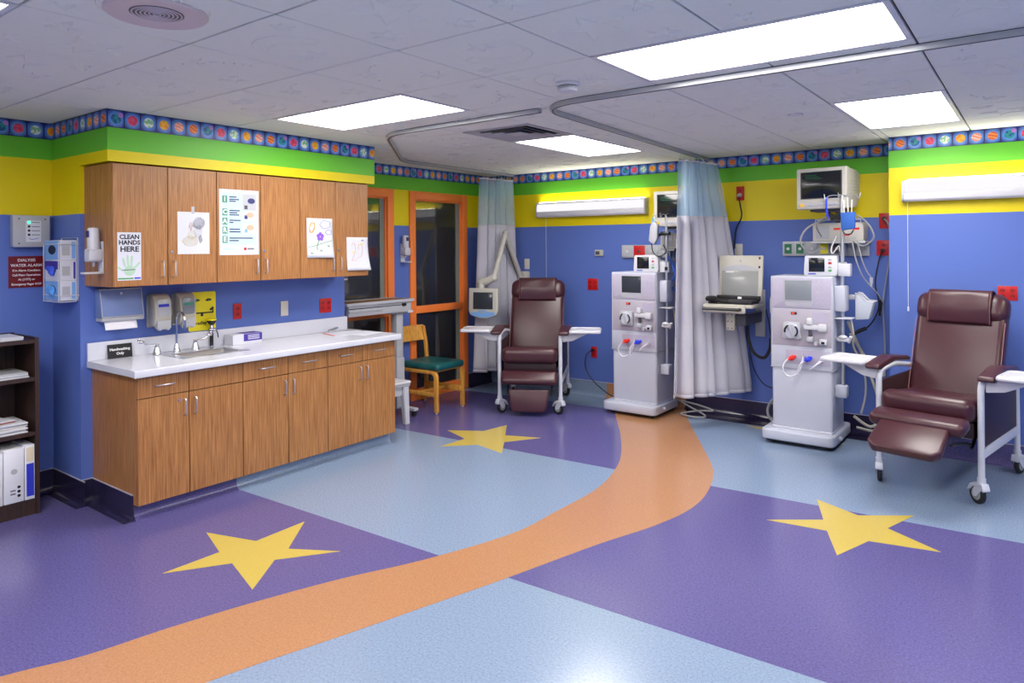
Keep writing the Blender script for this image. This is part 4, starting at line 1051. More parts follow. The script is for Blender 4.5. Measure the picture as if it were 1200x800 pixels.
O('cover', B(-0.25, 0.03, -0.026, 0.026, 0, 0.335, 0.002), 'binder_white', t); O('spine_blue', B(0.0302, 0.031, -0.018, 0.022, 0.02, 0.22), 'ink_blue', t); O('spine_cream', B(0.0302, 0.031, -0.018, 0.022, 0.235, 0.32), 'book_cream', t)

# ================================================================== furniture by the windows
t = thing('overbed_table', 'raised rolling overbed table with white edge and wood grain top beside the window', 'table', T(-5.10, 4.54, 0))
O('table_top', B(-0.15, 0.14, -0.42, 0.40, 1.108, 1.126, 0.004), 'table_laminate', t)
O('edge_trim', MB().box(0.14, 0.154, -0.43, 0.412, 1.100, 1.130, 0.004).box(-0.164, -0.15, -0.43, 0.412, 1.100, 1.130, 0.004).box(-0.15, 0.14, 0.40, 0.412, 1.100, 1.130, 0.004).box(-0.15, 0.14, -0.43, -0.42, 1.100, 1.130, 0.004), 'light_grey', t)
O('slide_rail', B(0.08, 0.135, -0.40, 0.385, 1.005, 1.098, 0.004), 'light_grey', t); O('slide_rail', B(-0.145, -0.10, -0.40, 0.385, 1.005, 1.098, 0.004), 'light_grey', t)
O('rail_slot', B(0.1352, 0.1365, -0.40, 0.30, 1.072, 1.080), 'black_plastic', t)
O('release_lever', MB().box(0.125, 0.146, -0.40, 0.0, 1.040, 1.060, 0.004), 'grey_plastic', t); O('lever_pivot', B(0.125, 0.148, 0.26, 0.31, 1.062, 1.09, 0.004), 'black_plastic', t)
O('support_arm', B(-0.10, 0.10, 0.16, 0.36, 0.985, 1.006, 0.006), 'light_grey', t)
O('catch', B(0.085, 0.15, 0.33, 0.40, 0.99, 1.012, 0.006), 'white_plastic', t)
O('column', B(0.0, 0.085, 0.235, 0.325, 0.45, 0.987, 0.008), 'grey_plastic', t); O('lower_column', B(-0.008, 0.093, 0.227, 0.333, 0.06, 0.55, 0.008), 'grey_plastic', t)
O('base', MB().box(-0.15, 0.30, 0.255, 0.315, 0.055, 0.085, 0.010).box(-0.12, -0.06, -0.35, 0.32, 0.058, 0.082, 0.008), 'light_grey', t)
for x, y in ((0.265, 0.285), (-0.12, 0.285), (-0.09, -0.32)): O('caster', MB().cyl((x - 0.012, y, 0.026), (x + 0.012, y, 0.026), 0.026, 16).box(x - 0.015, x + 0.015, y - 0.01, y + 0.01, 0.026, 0.06, 0.003), 'black_rubber', t)

t = thing('step_stool', 'white plastic step stool standing at the end of the counter', 'step stool', T(-4.82, 4.44, 0))
def tap(z): return 1.0 - 0.12 * z / 0.4
def leg_panel(x, y):
    mb = MB(); b = mb.bm; h_ = 0.372; vs = []
    for z in (0, h_):
        k_ = tap(z); s_ = 0.055 if z == 0 else 0.075
        cx, cy = x * k_, y * k_
        for dx, dy in ((-1, -1), (1, -1), (1, 1), (-1, 1)): vs.append(b.verts.new((cx + dx * s_ / 2 * 0.8, cy + dy * s_ / 2, z)))
    b.faces.new(vs[3::-1]); b.faces.new(vs[4:])
    for i in range(4): b.faces.new((vs[i], vs[(i + 1) % 4], vs[4 + (i + 1) % 4], vs[4 + i]))
    bmesh.ops.recalc_face_normals(b, faces=b.faces); bmesh.ops.bevel(b, geom=b.edges[:], offset=0.006, segments=2, affect='EDGES')
    return mb
for x in (-0.135, 0.135):
    for y in (-0.135, 0.135): O('leg', leg_panel(x, y), 'white_plastic', t)
O('apron', MB().box(-0.13, 0.13, -0.15, 0.15, 0.27, 0.375, 0.01), 'white_plastic', t)
O('top', MB().box(-0.165, 0.165, -0.175, 0.175, 0.372, 0.402, 0.012, 3), 'white_plastic', t)
O('rim_lip', MB().box(-0.158, 0.158, -0.168, 0.168, 0.352, 0.374, 0.006), 'light_grey', t)

# wooden side chair, facing the room (+x)
t = thing('side_chair', 'beech wood chair with a dark green vinyl seat in front of the window', 'chair', T(-4.96, 5.205, 0) @ RZ(0.03))
hw = 0.20
for s_ in (-1, 1):
    y = s_ * hw
    # front leg bends into the side rail
    fr = MB().prism([(0.26, 0.015), (0.22, 0.015), (0.215, 0.36), (0.19, 0.385), (-0.22, 0.385), (-0.22, 0.42), (0.20, 0.42), (0.235, 0.405), (0.258, 0.37)], -0.018, 0.018, 0.006, m=Matrix(((1, 0, 0, 0), (0, 0, 1, y), (0, 1, 0, 0), (0, 0, 0, 1))))
    O('front_leg', fr, 'chair_beech', t)
    rl = MB().prism([(-0.29, 0.015), (-0.255, 0.015), (-0.225, 0.40), (-0.245, 0.62), (-0.285, 0.80), (-0.318, 0.80), (-0.275, 0.60), (-0.258, 0.40)], -0.018, 0.018, 0.006, m=Matrix(((1, 0, 0, 0), (0, 0, 1, y), (0, 1, 0, 0), (0, 0, 0, 1))))
    O('rear_leg', rl, 'chair_beech', t)
    O('stretcher', MB().box(-0.26, 0.235, y - 0.012, y + 0.012, 0.165, 0.205, 0.005), 'chair_beech', t)
    O('foot_glide', MB().cyl((0.24, y, 0), (0.24, y, 0.016), 0.012, 12).cyl((-0.272, y, 0), (-0.272, y, 0.016), 0.012, 12), 'steel', t)
O('cross_stretcher', B(-0.02, 0.015, -hw + 0.01, hw - 0.01, 0.17, 0.20, 0.005), 'chair_beech', t)
O('back_rail', MB().grid(lambda u, v: Vector((-0.288 - 0.03 * math.sin(PI * u) - 0.05 * (v - 0.5), (u - 0.5) * 2 * (hw + 0.012), 0.655 + 0.155 * v)), 12, 4), 'chair_beech', t)
sm = t.children[-1].modifiers.new('t', 'SOLIDIFY'); sm.thickness = 0.022; sm.offset = 0
bv = t.children[-1].modifiers.new('b', 'BEVEL'); bv.width = 0.004; bv.segments = 2
O('seat', MB().box(-0.235, 0.265, -0.215, 0.215, 0.415, 0.485, 0.032, 4), 'green_vinyl', t)
O('seat_board', B(-0.22, 0.22, -0.20, 0.20, 0.400, 0.425, 0.006), 'chair_beech', t)

# ================================================================== recliners (front towards -y)
def arc_pts(P, r=0.05, k=5):
    out = [Vector(P[0])]
    for a, b_, c in zip(P, P[1:], P[2:]):
        a, b_, c = Vector(a), Vector(b_), Vector(c); d1, d2 = (a - b_), (c - b_)
        rr = min(r, d1.length * 0.45, d2.length * 0.45); s_, e_ = b_ + d1.normalized() * rr, b_ + d2.normalized() * rr
        for i in range(k + 1):
            q = i / k; out.append(s_ * (1 - q) ** 2 + b_ * 2 * q * (1 - q) + e_ * q * q)
    out.append(Vector(P[-1])); return out
def recliner(label, m, raised, swivel, tray_tilt=0.0):
    t = thing('recliner', label, 'recliner', m, 'burgundy treatment recliners')
    HW = 0.30
    for s_ in (-1, 1):
        x = s_ * HW
        O('side_frame', MB().tube(arc_pts([(x, -0.40, 0.10), (x, -0.40, 0.765), (x, -0.13, 0.785), (x, 0.45, 0.70), (x, 0.47, 0.10)], 0.07), 0.019, 12), 'frame_white', t)
        O('lower_rail', B(x - 0.012, x + 0.012, -0.40, 0.47, 0.285, 0.345, 0.004), 'frame_white', t)
        O('side_panel', B(x - 0.011 - 0.008 * s_, x + 0.011 - 0.008 * s_, -0.385, 0.44, 0.345, 0.70, 0.004), 'burgundy_dark', t)
        O('arm_pad', MB().prism([(-0.47, 0.765), (-0.46, 0.795), (-0.20, 0.832), (0.10, 0.80), (0.14, 0.785), (0.14, 0.76), (-0.15, 0.79), (-0.42, 0.755)], -0.048, 0.048, 0.012, 3, m=Matrix(((0, 0, 1, x + 0.034 * s_), (1, 0, 0, 0.03), (0, 1, 0, 0.012), (0, 0, 0, 1)))), 'burgundy', t)
        # folding side tray
        tx0, tx1 = sorted((s_ * 0.385, s_ * 0.69))
        tr = O('side_tray', MB().prism(rrect(tx0, tx1, -0.46, -0.14, 0.03), 0.795, 0.818, 0.008, 3), 'white_plastic', t)
        rim = [(x_, y_, 0.818) for x_, y_ in rrect(tx0 + 0.01, tx1 - 0.01, -0.45, -0.15, 0.025)]
        O('tray_rim', MB().tube(rim + [rim[0]], 0.006, 6), 'white_plastic', tr)
        O('tray_bracket', MB().prism([(0.32, 0.70), (0.32, 0.79), (0.58, 0.797), (0.54, 0.775), (0.42, 0.715)], -0.38, -0.22, 0.006, m=Matrix(((s_, 0, 0, 0), (0, 0, 1, 0), (0, 1, 0, 0), (0, 0, 0, 1)))), 'white_plastic', tr)
        for n_, (yy, fr) in enumerate(((-0.40, True), (0.47, False))):
            sw = swivel[(0 if s_ < 0 else 1) + (0 if fr else 2)]
            cm = T(x, yy, 0) @ RZ(sw)
            c_ = O('caster', MB(cm).cyl((0, 0, 0.125), (0, 0, 0.17), 0.024, 14).prism([(-0.045, 0.10), (-0.03, 0.14), (0.03, 0.14), (0.075, 0.115), (0.098, 0.075), (0.085, 0.07), (0.05, 0.105), (-0.02, 0.118), (-0.036, 0.09)], -0.024, 0.024, 0.003, m=Matrix(((0, 0, 1, 0), (1, 0, 0, 0), (0, 1, 0, 0), (0, 0, 0, 1)))).cyl((-0.02, 0.032, 0.0625), (0.02, 0.032, 0.0625), 0.012, 12).prism([(-0.03, 0.125), (0.028, 0.125), (0.052, 0.07), (0.045, 0.045), (0.02, 0.05), (-0.03, 0.105)], -0.023, -0.017, m=Matrix(((0, 0, 1, 0), (1, 0, 0, 0), (0, 1, 0, 0), (0, 0, 0, 1)))).prism([(-0.03, 0.125), (0.028, 0.125), (0.052, 0.07), (0.045, 0.045), (0.02, 0.05), (-0.03, 0.105)], 0.017, 0.023, m=Matrix(((0, 0, 1, 0), (1, 0, 0, 0), (0, 1, 0, 0), (0, 0, 0, 1)))).box(-0.024, 0.024, -0.035, 0.035, 0.112, 0.13, 0.006), 'frame_white', t)
            O('wheel', MB(cm).lathe([(0.0, -0.014), (0.055, -0.014), (0.0625, -0.008), (0.0625, 0.008), (0.055, 0.014), (0.0, 0.014)], 24, T(0, 0.032, 0.0625) @ RY(PI / 2)), 'black_rubber', c_)
            O('wheel_hub', MB(cm).lathe([(0.0, -0.0155), (0.036, -0.0155), (0.040, -0.0135), (0.040, 0.0135), (0.036, 0.0155), (0.0, 0.0155)], 20, T(0, 0.032, 0.0625) @ RY(PI / 2)), 'wheel_grey', c_)
    O('cross_bar', MB().cyl((-HW, 0.40, 0.315), (HW, 0.40, 0.315), 0.014, 10).cyl((-HW, 0.05, 0.315), (HW, 0.05, 0.315), 0.014, 10), 'frame_white', t)
    # seat
    st = O('seat', MB().box(-0.272, 0.272, -0.42, 0.16, 0.455, 0.60, 0.05, 4, m=T(0, 0, 0.0) @ RX(-0.10)), 'burgundy', t)
    O('seat_roll', MB().box(-0.275, 0.275, -0.475, -0.34, 0.495, 0.652, 0.060, 5), 'burgundy', st)
    O('seat_valance', B(-0.26, 0.26, -0.40, -0.37, 0.40, 0.50, 0.01), 'burgundy_dark', t)
    # backrest
    bm_ = T(0, 0.10, 0.50) @ RX(-0.36)
    bk = O('backrest', MB().box(-0.282, 0.282, -0.05, 0.085, 0.0, 0.80, 0.045, 4, m=bm_), 'burgundy', t)
    O('headrest', MB().box(-0.29, 0.29, -0.088, 0.09, 0.60, 0.815, 0.075, 6, m=bm_), 'burgundy', bk)
    def flap(u, v):
        s__ = v * 0.40
        x_ = (u - 0.5) * 0.40
        if s__ < 0.12: yy, zz = 0.06 - s__, 0.824
        elif s__ < 0.20: a = (s__ - 0.12) / 0.08 * PI / 2; yy, zz = -0.06 - 0.046 * math.sin(a), 0.778 + 0.046 * math.cos(a)
        else: yy, zz = -0.106 + 0.003 * math.sin(u * 9 + v * 5) + 0.045 * max(0.0, (s__ - 0.27) / 0.13) ** 1.5, 0.778 - (s__ - 0.20)
        return Vector((x_, yy, zz))
    fl_ = O('head_cover', MB(bm_).grid(flap, 16, 24), 'burgundy', bk)
    sm_ = fl_.modifiers.new('t', 'SOLIDIFY'); sm_.thickness = 0.006; sm_.offset = 0
    for xs in (0.02, 0.98): O('stitching', MB(bm_).tube([flap(xs, 0.45 + 0.055 * i) + Vector((0, -0.0035, 0)) for i in range(11)], 0.0018, 4), 'stitch', bk)
    O('back_piping', MB(bm_).tube([(0.275, -0.045, 0.05), (0.279, -0.047, 0.60)], 0.003, 4).tube([(-0.275, -0.045, 0.05), (-0.279, -0.047, 0.60)], 0.003, 4), 'stitch', bk)
    # leg rest
    if raised:
        m1 = T(0, -0.50, 0.515) @ RX(0.16); p1 = (-0.276, 0.276, -0.17, 0.0, -0.045, 0.042)
        m2 = T(0, -0.665, 0.47) @ RX(0.48); w2 = [(-0.21, -0.20), (-0.17, -0.245), (0.17, -0.245), (0.21, -0.20), (0.20, 0.02), (-0.20, 0.02)]
    else:
        m1 = T(0, -0.42, 0.405) @ RX(0.80); p1 = (-0.276, 0.276, -0.13, 0.02, -0.04, 0.035)
        m2 = T(0, -0.475, 0.255) @ RX(1.36); w2 = [(-0.17, -0.19), (-0.145, -0.215), (0.145, -0.215), (0.17, -0.19), (0.20, -0.0), (-0.20, -0.0)]
    O('calf_pad', MB().box(*p1[:2], *p1[2:4], p1[4], p1[5], 0.038, 4, m=m1), 'burgundy', t)
    O('foot_pad', MB().prism(w2, -0.032, 0.026, 0.016, 3, m=m2), 'burgundy', t)
    for s_ in (-1, 1):
        x = s_ * 0.215
        q1 = m1 @ Vector((0, -0.10, -0.05)); q2 = m2 @ Vector((0, -0.05, -0.04))
        O('scissor_link', MB().tube([(x, -0.20, 0.42), (x, q1.y, q1.z)], 0.011, 6).tube([(x, -0.30, 0.34), (x, (q1.y - 0.3) / 2, (q1.z + 0.34) / 2 - 0.02), (x, q2.y, q2.z)], 0.010, 6).tube([(x - 0.02 * s_, -0.12, 0.33), (x - 0.02 * s_, -0.36, 0.46)], 0.010, 6).tube([(x, -0.05, 0.44), (x, -0.28, 0.31)], 0.010, 6), 'black_plastic', t)
    O('under_pan', B(-0.25, 0.25, -0.33, 0.20, 0.41, 0.455, 0.01), 'black_plastic', t)
    return t
recliner('burgundy recliner in the near right corner with its leg rest raised', T(-0.515, 5.69, 0) @ RZ(-0.19), True, (0.3, 0.9, -0.8, -0.2))
recliner('burgundy recliner by the far window with its leg rest folded down', T(-4.165, 5.905, 0) @ RZ(0.49), False, (-0.6, 0.9, 0.2, 0.8))

# ================================================================== curtains
def curtain(label, top, bot, nf, znet, zbot, seed, wide=1.0):
    t = thing('cubicle_curtain', label, 'curtain', None, 'cubicle curtains')
    rr = random.Random(seed); ph = [rr.random() * 6.28 for _ in range(8)]
    ztop = CE - 0.07
    def fn(u, z):
        k_ = (ztop - z) / (ztop - zbot)
        a = Vector((top[0][0], top[0][1], 0)).lerp(Vector((top[1][0], top[1][1], 0)), u)
        b_ = Vector((bot[0][0], bot[0][1], 0)).lerp(Vector((bot[1][0], bot[1][1], 0)), u)
        p = a.lerp(b_, k_ ** 0.8)
        d = (Vector((*top[1], 0)) - Vector((*top[0], 0))).normalized(); n_ = Vector((-d.y, d.x, 0))
        w_ = u + 0.045 * math.sin(u * 9 + ph[0]) + 0.02 * math.sin(u * 23 + ph[1]); ang = 2 * PI * nf * w_
        am = (0.034 + 0.036 * k_) * (0.75 + 0.35 * math.sin(3 * u + ph[2])) * wide
        p = p + n_ * am * math.sin(ang + 0.5 * math.sin(2.2 * k_ + ph[3])) + d * 0.35 * am * math.sin(2 * ang + ph[4])
        hem = 0.0
        p.z = z + hem
        return p
    nu = nf * 18
    O('netting', MB().grid(lambda u, v: fn(u, ztop - (ztop - znet) * v), nu, 10), 'curtain_netting', t, label='pale blue see-through netting at the top')
    c_ = O('cloth', MB().grid(lambda u, v: fn(u, znet - (znet - zbot) * v), nu, 22), 'curtain_cloth', t, label='off-white curtain cloth')
    sm_ = c_.modifiers.new('t', 'SOLIDIFY'); sm_.thickness = 0.0025; sm_.offset = 0
    h_ = O('hem', MB().grid(lambda u, v: fn(u, zbot + 0.03 * v) + Vector((0, -0.002, 0)), nu, 1), 'curtain_cloth', t)
    sm_ = h_.modifiers.new('t', 'SOLIDIFY'); sm_.thickness = 0.0045; sm_.offset = 0
    hd = O('heading', MB().grid(lambda u, v: fn(u, ztop - 0.018 * v), nu, 1), 'fixture_white', t)
    sm_ = hd.modifiers.new('t', 'SOLIDIFY'); sm_.thickness = 0.004; sm_.offset = 0
    for k_ in range(nf * 2):
        p = fn((k_ + 0.5) / (nf * 2), ztop)
        a = Vector((*top[0], 0)).lerp(Vector((*top[1], 0)), (k_ + 0.5) / (nf * 2))
        O('hook', MB().tube([(p.x, p.y, ztop - 0.01), ((p.x + a.x) / 2, (p.y + a.y) / 2, ztop + 0.015), (a.x, a.y, CE - 0.03)], 0.0025, 5, 3), 'steel', t)
curtain('drawn back off-white curtain in the far corner beside the window', [(-5.005, 6.08), (-4.945, 6.57)], [(-5.05, 6.05), (-4.865, 6.55)], 5, 1.885, 0.22, 4, 0.95)
curtain('bunched off-white curtain between the two dialysis machines', [(-2.585, 5.95), (-2.50, 6.54)], [(-2.60, 5.82), (-2.23, 6.55)], 6, 1.90, 0.27, 11, 1.3)

# ================================================================== dialysis machines (front towards -y)
def machine(label, m, pole_top, second, back):
    t = thing('dialysis_machine', label, 'dialysis machine', m, 'dialysis machines')
    b_ = O('base', MB().prism(rrect(-0.298, 0.27, -0.33, back, 0.05), 0.035, 0.115, 0.012, 3), 'machine_white', t)
    O('under_tray', MB().prism(rrect(-0.275, 0.25, -0.31, back - 0.02, 0.05), 0.022, 0.036), 'black_plastic', t)
    for x in (-0.21, 0.21):
        for y in (-0.26, 0.17): O('caster', MB().cyl((x - 0.012, y, 0.024), (x + 0.012, y, 0.024), 0.024, 14), 'black_rubber', t)
    O('brake_pedal', MB().box(0.262, 0.285, -0.155, -0.115, 0.062, 0.09, 0.006).cyl((0.26, -0.135, 0.078), (0.29, -0.135, 0.07), 0.014, 12), 'light_grey', t)
    O('column', MB().prism(rrect(-0.235, 0.235, -0.215, 0.20, 0.022), 0.112, 0.625, 0.004), 'machine_white', t)
    O('column_flare', MB().prism(rrect(-0.242, 0.242, -0.232, 0.205, 0.03), 0.112, 0.130, 0.008), 'machine_white', t)
    O('cabinet', MB().prism(rrect(-0.243, 0.243, -0.222, 0.205, 0.018), 0.622, 1.375, 0.008, 3), 'machine_white', t)
    f = -0.222
    # display panel
    cp = O('control_panel', MB().prism(rrect(-0.225, 0.232, 1.115, 1.358, 0.014), -f - 0.002, -f + 0.006, 0.002, m=Matrix(((1, 0, 0, 0), (0, 0, -1, 0), (0, 1, 0, 0), (0, 0, 0, 1)))), 'machine_panel', t)
    O('screen', B(-0.122, 0.086, f - 0.009, f - 0.004, 1.178, 1.340, 0.002), 'screen_dark' if not second else 'screen_grey', cp)
    O('screen_bezel', MB().box(-0.128, -0.122, f - 0.010, f - 0.003, 1.172, 1.346).box(0.086, 0.092, f - 0.010, f - 0.003, 1.172, 1.346).box(-0.122, 0.086, f - 0.010, f - 0.003, 1.172, 1.178).box(-0.122, 0.086, f - 0.010, f - 0.003, 1.340, 1.346), 'light_grey', cp)
    O('key_strip', MB().prism([(-0.13, 1.165), (-0.11, 1.132), (0.08, 1.128), (0.10, 1.165)], -f + 0.006, -f + 0.008, m=Matrix(((1, 0, 0, 0), (0, 0, -1, 0), (0, 1, 0, 0), (0, 0, 0, 1)))), 'light_grey', cp)
    for i in range(5):
        for j in range(2): O('key', B(-0.045 + 0.02 * i, -0.033 + 0.02 * i, f - 0.010, f - 0.007, 1.137 + 0.013 * j, 1.145 + 0.013 * j), 'machine_panel', cp)
    for i in range(3):
        for j in range(5): O('key', MB().cyl((0.125 + 0.042 * i, f - 0.006, 1.335 - 0.045 * j), (0.125 + 0.042 * i, f - 0.009, 1.335 - 0.045 * j), 0.008, 8), 'light_grey', cp)
    for z in (1.33, 1.24, 1.15): O('key', MB().cyl((-0.19, f - 0.006, z), (-0.19, f - 0.009, z), 0.008, 8), 'light_grey', cp)
    # blood module
    md = O('pump_module', B(-0.222, 0.232, f - 0.006, f + 0.002, 0.808, 1.105, 0.002), 'machine_beige', t)
    O('module_seam', B(-0.005, -0.002, f - 0.007, f - 0.005, 0.812, 1.10), 'grey_plastic', md)
    O('pump_housing', MB().prism(rrect(-0.135, 0.005, 0.86, 1.0, 0.02), 0.226, 0.262, 0.006, m=Matrix(((1, 0, 0, 0), (0, 0, -1, 0), (0, 1, 0, 0), (0, 0, 0, 1)))), 'light_grey', md)
    pm = Matrix(((1, 0, 0, -0.06), (0, 0, -1, 0), (0, 1, 0, 0.93), (0, 0, 0, 1)))
    O('pump_door', MB().lathe([(0.0, 0.282), (0.055, 0.282), (0.062, 0.276), (0.062, 0.255)], 24, pm), 'machine_white', md)
    O('pump_rotor', MB().prism(rrect(-0.012, 0.012, -0.055, 0.055, 0.01), 0.282, 0.292, 0.003, m=pm @ RZ(0.35)), 'grey_plastic', md)
    for a0, a1 in ((-0.9, 0.9), (2.0, 3.4)):
        O('tube_guide', MB().tube([(-0.06 + 0.05 * math.cos(a), -0.288, 0.93 + 0.05 * math.sin(a)) for a in [a0 + (a1 - a0) * i / 10 for i in range(11)]], 0.007, 6), 'black_plastic', md)
    dd = O('rate_display', B(-0.075, -0.03, f - 0.010, f - 0.005, 1.06, 1.082, 0.002), 'black_plastic', md)
    O('digits', B(-0.066, -0.048, f - 0.0108, f - 0.0098, 1.065, 1.077), 'display_red', dd)
    for i in range(3): O('key', MB().cyl((-0.09 + 0.035 * i, f - 0.006, 1.03), (-0.09 + 0.035 * i, f - 0.010, 1.03), 0.006, 8), 'light_grey', md)
    O('level_detector', MB().box(0.05, 0.10, f - 0.05, f - 0.004, 0.985, 1.04, 0.012).box(0.03, 0.15, f - 0.042, f - 0.004, 0.945, 0.985, 0.008).box(0.14, 0.205, f - 0.05, f - 0.004, 0.935, 0.995, 0.010), 'white_plastic', md)
    O('line_clamp', MB().box(0.055, 0.10, f - 0.05, f - 0.004, 0.848, 0.89, 0.008).cyl((0.125, f - 0.004, 0.84), (0.125, f - 0.05, 0.84), 0.014, 12), 'light_grey', md)
    O('clamp_post', MB().cyl((0.078, f - 0.025, 0.885), (0.078, f - 0.025, 0.948), 0.012, 10), 'dark_grey', md)
    O('air_sensor', MB().box(0.15, 0.205, f - 0.045, f - 0.004, 0.83, 0.875, 0.008), 'white_plastic', md)
    O('sensor_slot', B(0.165, 0.19, f - 0.047, f - 0.044, 0.838, 0.858), 'black_plastic', md)
    O('label_panel', B(0.09, 0.215, f - 0.008, f - 0.005, 1.01, 1.085), 'machine_panel', md)
    # connectors
    lw = O('lower_panel', B(-0.236, 0.236, f - 0.003, f + 0.002, 0.622, 0.800, 0.002), 'machine_white', t)
    O('connector_plate', B(-0.12, 0.226, f - 0.006, f - 0.002, 0.655, 0.775, 0.002), 'machine_panel', lw)
    for x, c_, l_ in ((-0.05, 'red_cap', 'red hose connector'), (0.075, 'blue_cap', 'blue hose connector')):
        O('connector', MB().cyl((x, f - 0.005, 0.715), (x, f - 0.03, 0.713), 0.014, 12).lathe([(0.015, 0.0), (0.021, 0.008), (0.021, 0.035), (0.014, 0.042), (0.0, 0.042)], 14, T(x, f - 0.028, 0.713) @ RX(PI / 2 + 0.2) @ RY(-0.5)).cyl((x - 0.012, f - 0.055, 0.707), (x - 0.035, f - 0.07, 0.700), 0.009, 10), c_, lw, label=l_)
    O('connector', MB().cyl((0.17, f - 0.005, 0.71), (0.17, f - 0.03, 0.705), 0.012, 12).cyl((0.02, f - 0.005, 0.728), (0.02, f - 0.025, 0.726), 0.010, 10), 'light_grey', lw)
    O('hose', MB().tube([(-0.085, f - 0.07, 0.70), (-0.115, f - 0.085, 0.66), (-0.115, f - 0.09, 0.60), (-0.07, f - 0.09, 0.565), (-0.01, f - 0.08, 0.59), (0.015, f - 0.05, 0.66), (0.02, f - 0.02, 0.725)], 0.007, 8, 5), 'clear_tube', lw)
    O('hose', MB().tube([(0.04, f - 0.07, 0.70), (0.01, f - 0.085, 0.66), (0.0, f - 0.09, 0.61), (0.005, f - 0.085, 0.58)], 0.007, 8, 5), 'clear_tube', lw)
    O('hose', MB().tube([(0.17, f - 0.03, 0.70), (0.13, f - 0.06, 0.67), (0.09, f - 0.06, 0.63), (0.12, f - 0.05, 0.665), (0.165, f - 0.03, 0.715)], 0.006, 8, 5), 'clear_tube', lw)
    O('belt_seam', B(-0.2445, 0.2445, f - 0.002, 0.2, 0.616, 0.622), 'grey_plastic', t)
    # pole on the right flank
    px, py = 0.292, -0.10
    O('pole_block', B(0.243, 0.325, -0.17, -0.03, 1.095, 1.30, 0.012), 'machine_white', t)
    O('pole_foot', B(0.235, 0.325, -0.14, -0.05, 0.40, 0.50, 0.014), 'machine_white', t)
    po = O('iv_pole', MB().cyl((px, py, 0.44), (px, py, pole_top), 0.0140, 14), 'steel', t)
    O('pole_collar', MB().cyl((px, py, 1.395), (px, py, 1.43), 0.019, 14), 'black_plastic', po)
    O('pole_clamp', MB().box(px - 0.05, px + 0.04, py - 0.03, py + 0.02, pole_top - 0.20, pole_top - 0.165, 0.008).cyl((px - 0.05, py, pole_top - 0.185), (px - 0.085, py, pole_top - 0.2), 0.014, 10), 'black_plastic', po)
    for dx, dy in ((-1, 0), (1, 0), (0, -1), (0, 1)):
        O('hook', MB().tube([(px, py, pole_top - 0.01), (px + dx * 0.05, py + dy * 0.05, pole_top), (px + dx * 0.10, py + dy * 0.10, pole_top - 0.004), (px + dx * 0.125, py + dy * 0.125, pole_top - 0.028), (px + dx * 0.135, py + dy * 0.135, pole_top + 0.012)], 0.004, 6, 4), 'steel', po)
    O('drip_shelf', B(0.245, 0.37, -0.17, -0.04, 1.035, 1.045, 0.003), 'white_plastic', t)
    O('dialyzer_clip', MB().box(px - 0.03, px + 0.06, py - 0.06, py + 0.0, 0.855, 0.885, 0.008).sphere((px + 0.01, py - 0.05, 0.89), 0.03, (1.2, 0.8, 0.6), 10).cyl((px + 0.05, py - 0.04, 0.85), (px + 0.07, py - 0.06, 0.90), 0.012, 10), 'white_plastic', t)
    O('pole_bracket', MB().box(0.24, 0.31, py - 0.015, py + 0.015, 0.86, 0.88), 'light_grey', t)
    O('drain_line', MB().tube([(0.34, -0.05, 1.03), (0.36, -0.06, 0.92), (0.35, 0.0, 0.80), (0.40, 0.12, 0.62), (0.40, 0.2, 0.40), (0.36, 0.22, 0.22)], 0.008, 7, 5), 'cable_cream', t)
    O('side_handle', MB().tube([(-0.243, -0.12, 1.20), (-0.268, -0.12, 1.18), (-0.268, -0.12, 1.06), (-0.243, -0.12, 1.04)], 0.008, 6, 4), 'light_grey', t)
    return t
M1 = T(-3.145, 6.345, 0); M2 = T(-1.558, 6.20, 0)
machine('white dialysis machine with a dark screen beside the far recliner', M1, 1.93, False, 0.235)
machine('white dialysis machine with a grey screen beside the near recliner', M2, 2.03, True, 0.31)

def bp_monitor(m, label):
    t = thing('vital_signs_monitor', label, 'monitor', m, 'small monitors on the machines')
    O('housing', MB().prism([(-0.12, 0), (0.12, 0), (0.13, 0.03), (0.125, 0.165), (-0.115, 0.165), (-0.125, 0.03)], 0.0, 0.13, 0.008, m=Matrix(((1, 0, 0, 0), (0, 0, 1, 0), (0, 1, 0, 0), (0, 0, 0, 1)))), 'white_plastic', t)
    O('screen', B(-0.085, 0.035, -0.003, 0.001, 0.035, 0.148, 0.002), 'screen_black', t)
    for k_, c_ in enumerate(('light_grey', 'red_plate', 'grey_plastic', 'ink_green')): O('button', B(0.062, 0.088, -0.004, 0.002, 0.128 - 0.03 * k_, 0.144 - 0.03 * k_, 0.003), c_, t)
    O('brand_strip', B(-0.09, -0.03, -0.002, 0.001, 0.014, 0.022), 'ink_blue', t)
    O('side_port', MB().cyl((0.12, 0.06, 0.085), (0.165, 0.06, 0.085), 0.028, 16).cyl((0.16, 0.06, 0.085), (0.19, 0.05, 0.10), 0.018, 12), 'light_grey', t)
    O('printer_box', B(0.13, 0.22, 0.03, 0.13, 0.0, 0.10, 0.006), 'white_plastic', t)
bp_monitor(M1 @ T(0.10, -0.16, 1.376) @ RZ(0.1), 'small white vital signs monitor on top of the left dialysis machine')
bp_monitor(M2 @ T(0.135, -0.16, 1.376) @ RZ(0.06), 'small white vital signs monitor on top of the right dialysis machine')
t = thing('supply_bin', 'translucent white bin hung on the side of the right machine', 'bin', T(-1.195, 6.26, 1.02))
O('bin_shell', MB().prism([(0.0, 0.0), (0.10, 0.01), (0.135, 0.15), (0.08, 0.155), (0.03, 0.21), (0.0, 0.215)], -0.06, 0.07, 0.006, m=Matrix(((1, 0, 0, 0), (0, 0, 1, 0), (0, 1, 0, 0), (0, 0, 0, 1)))), 'clear_plastic', t)
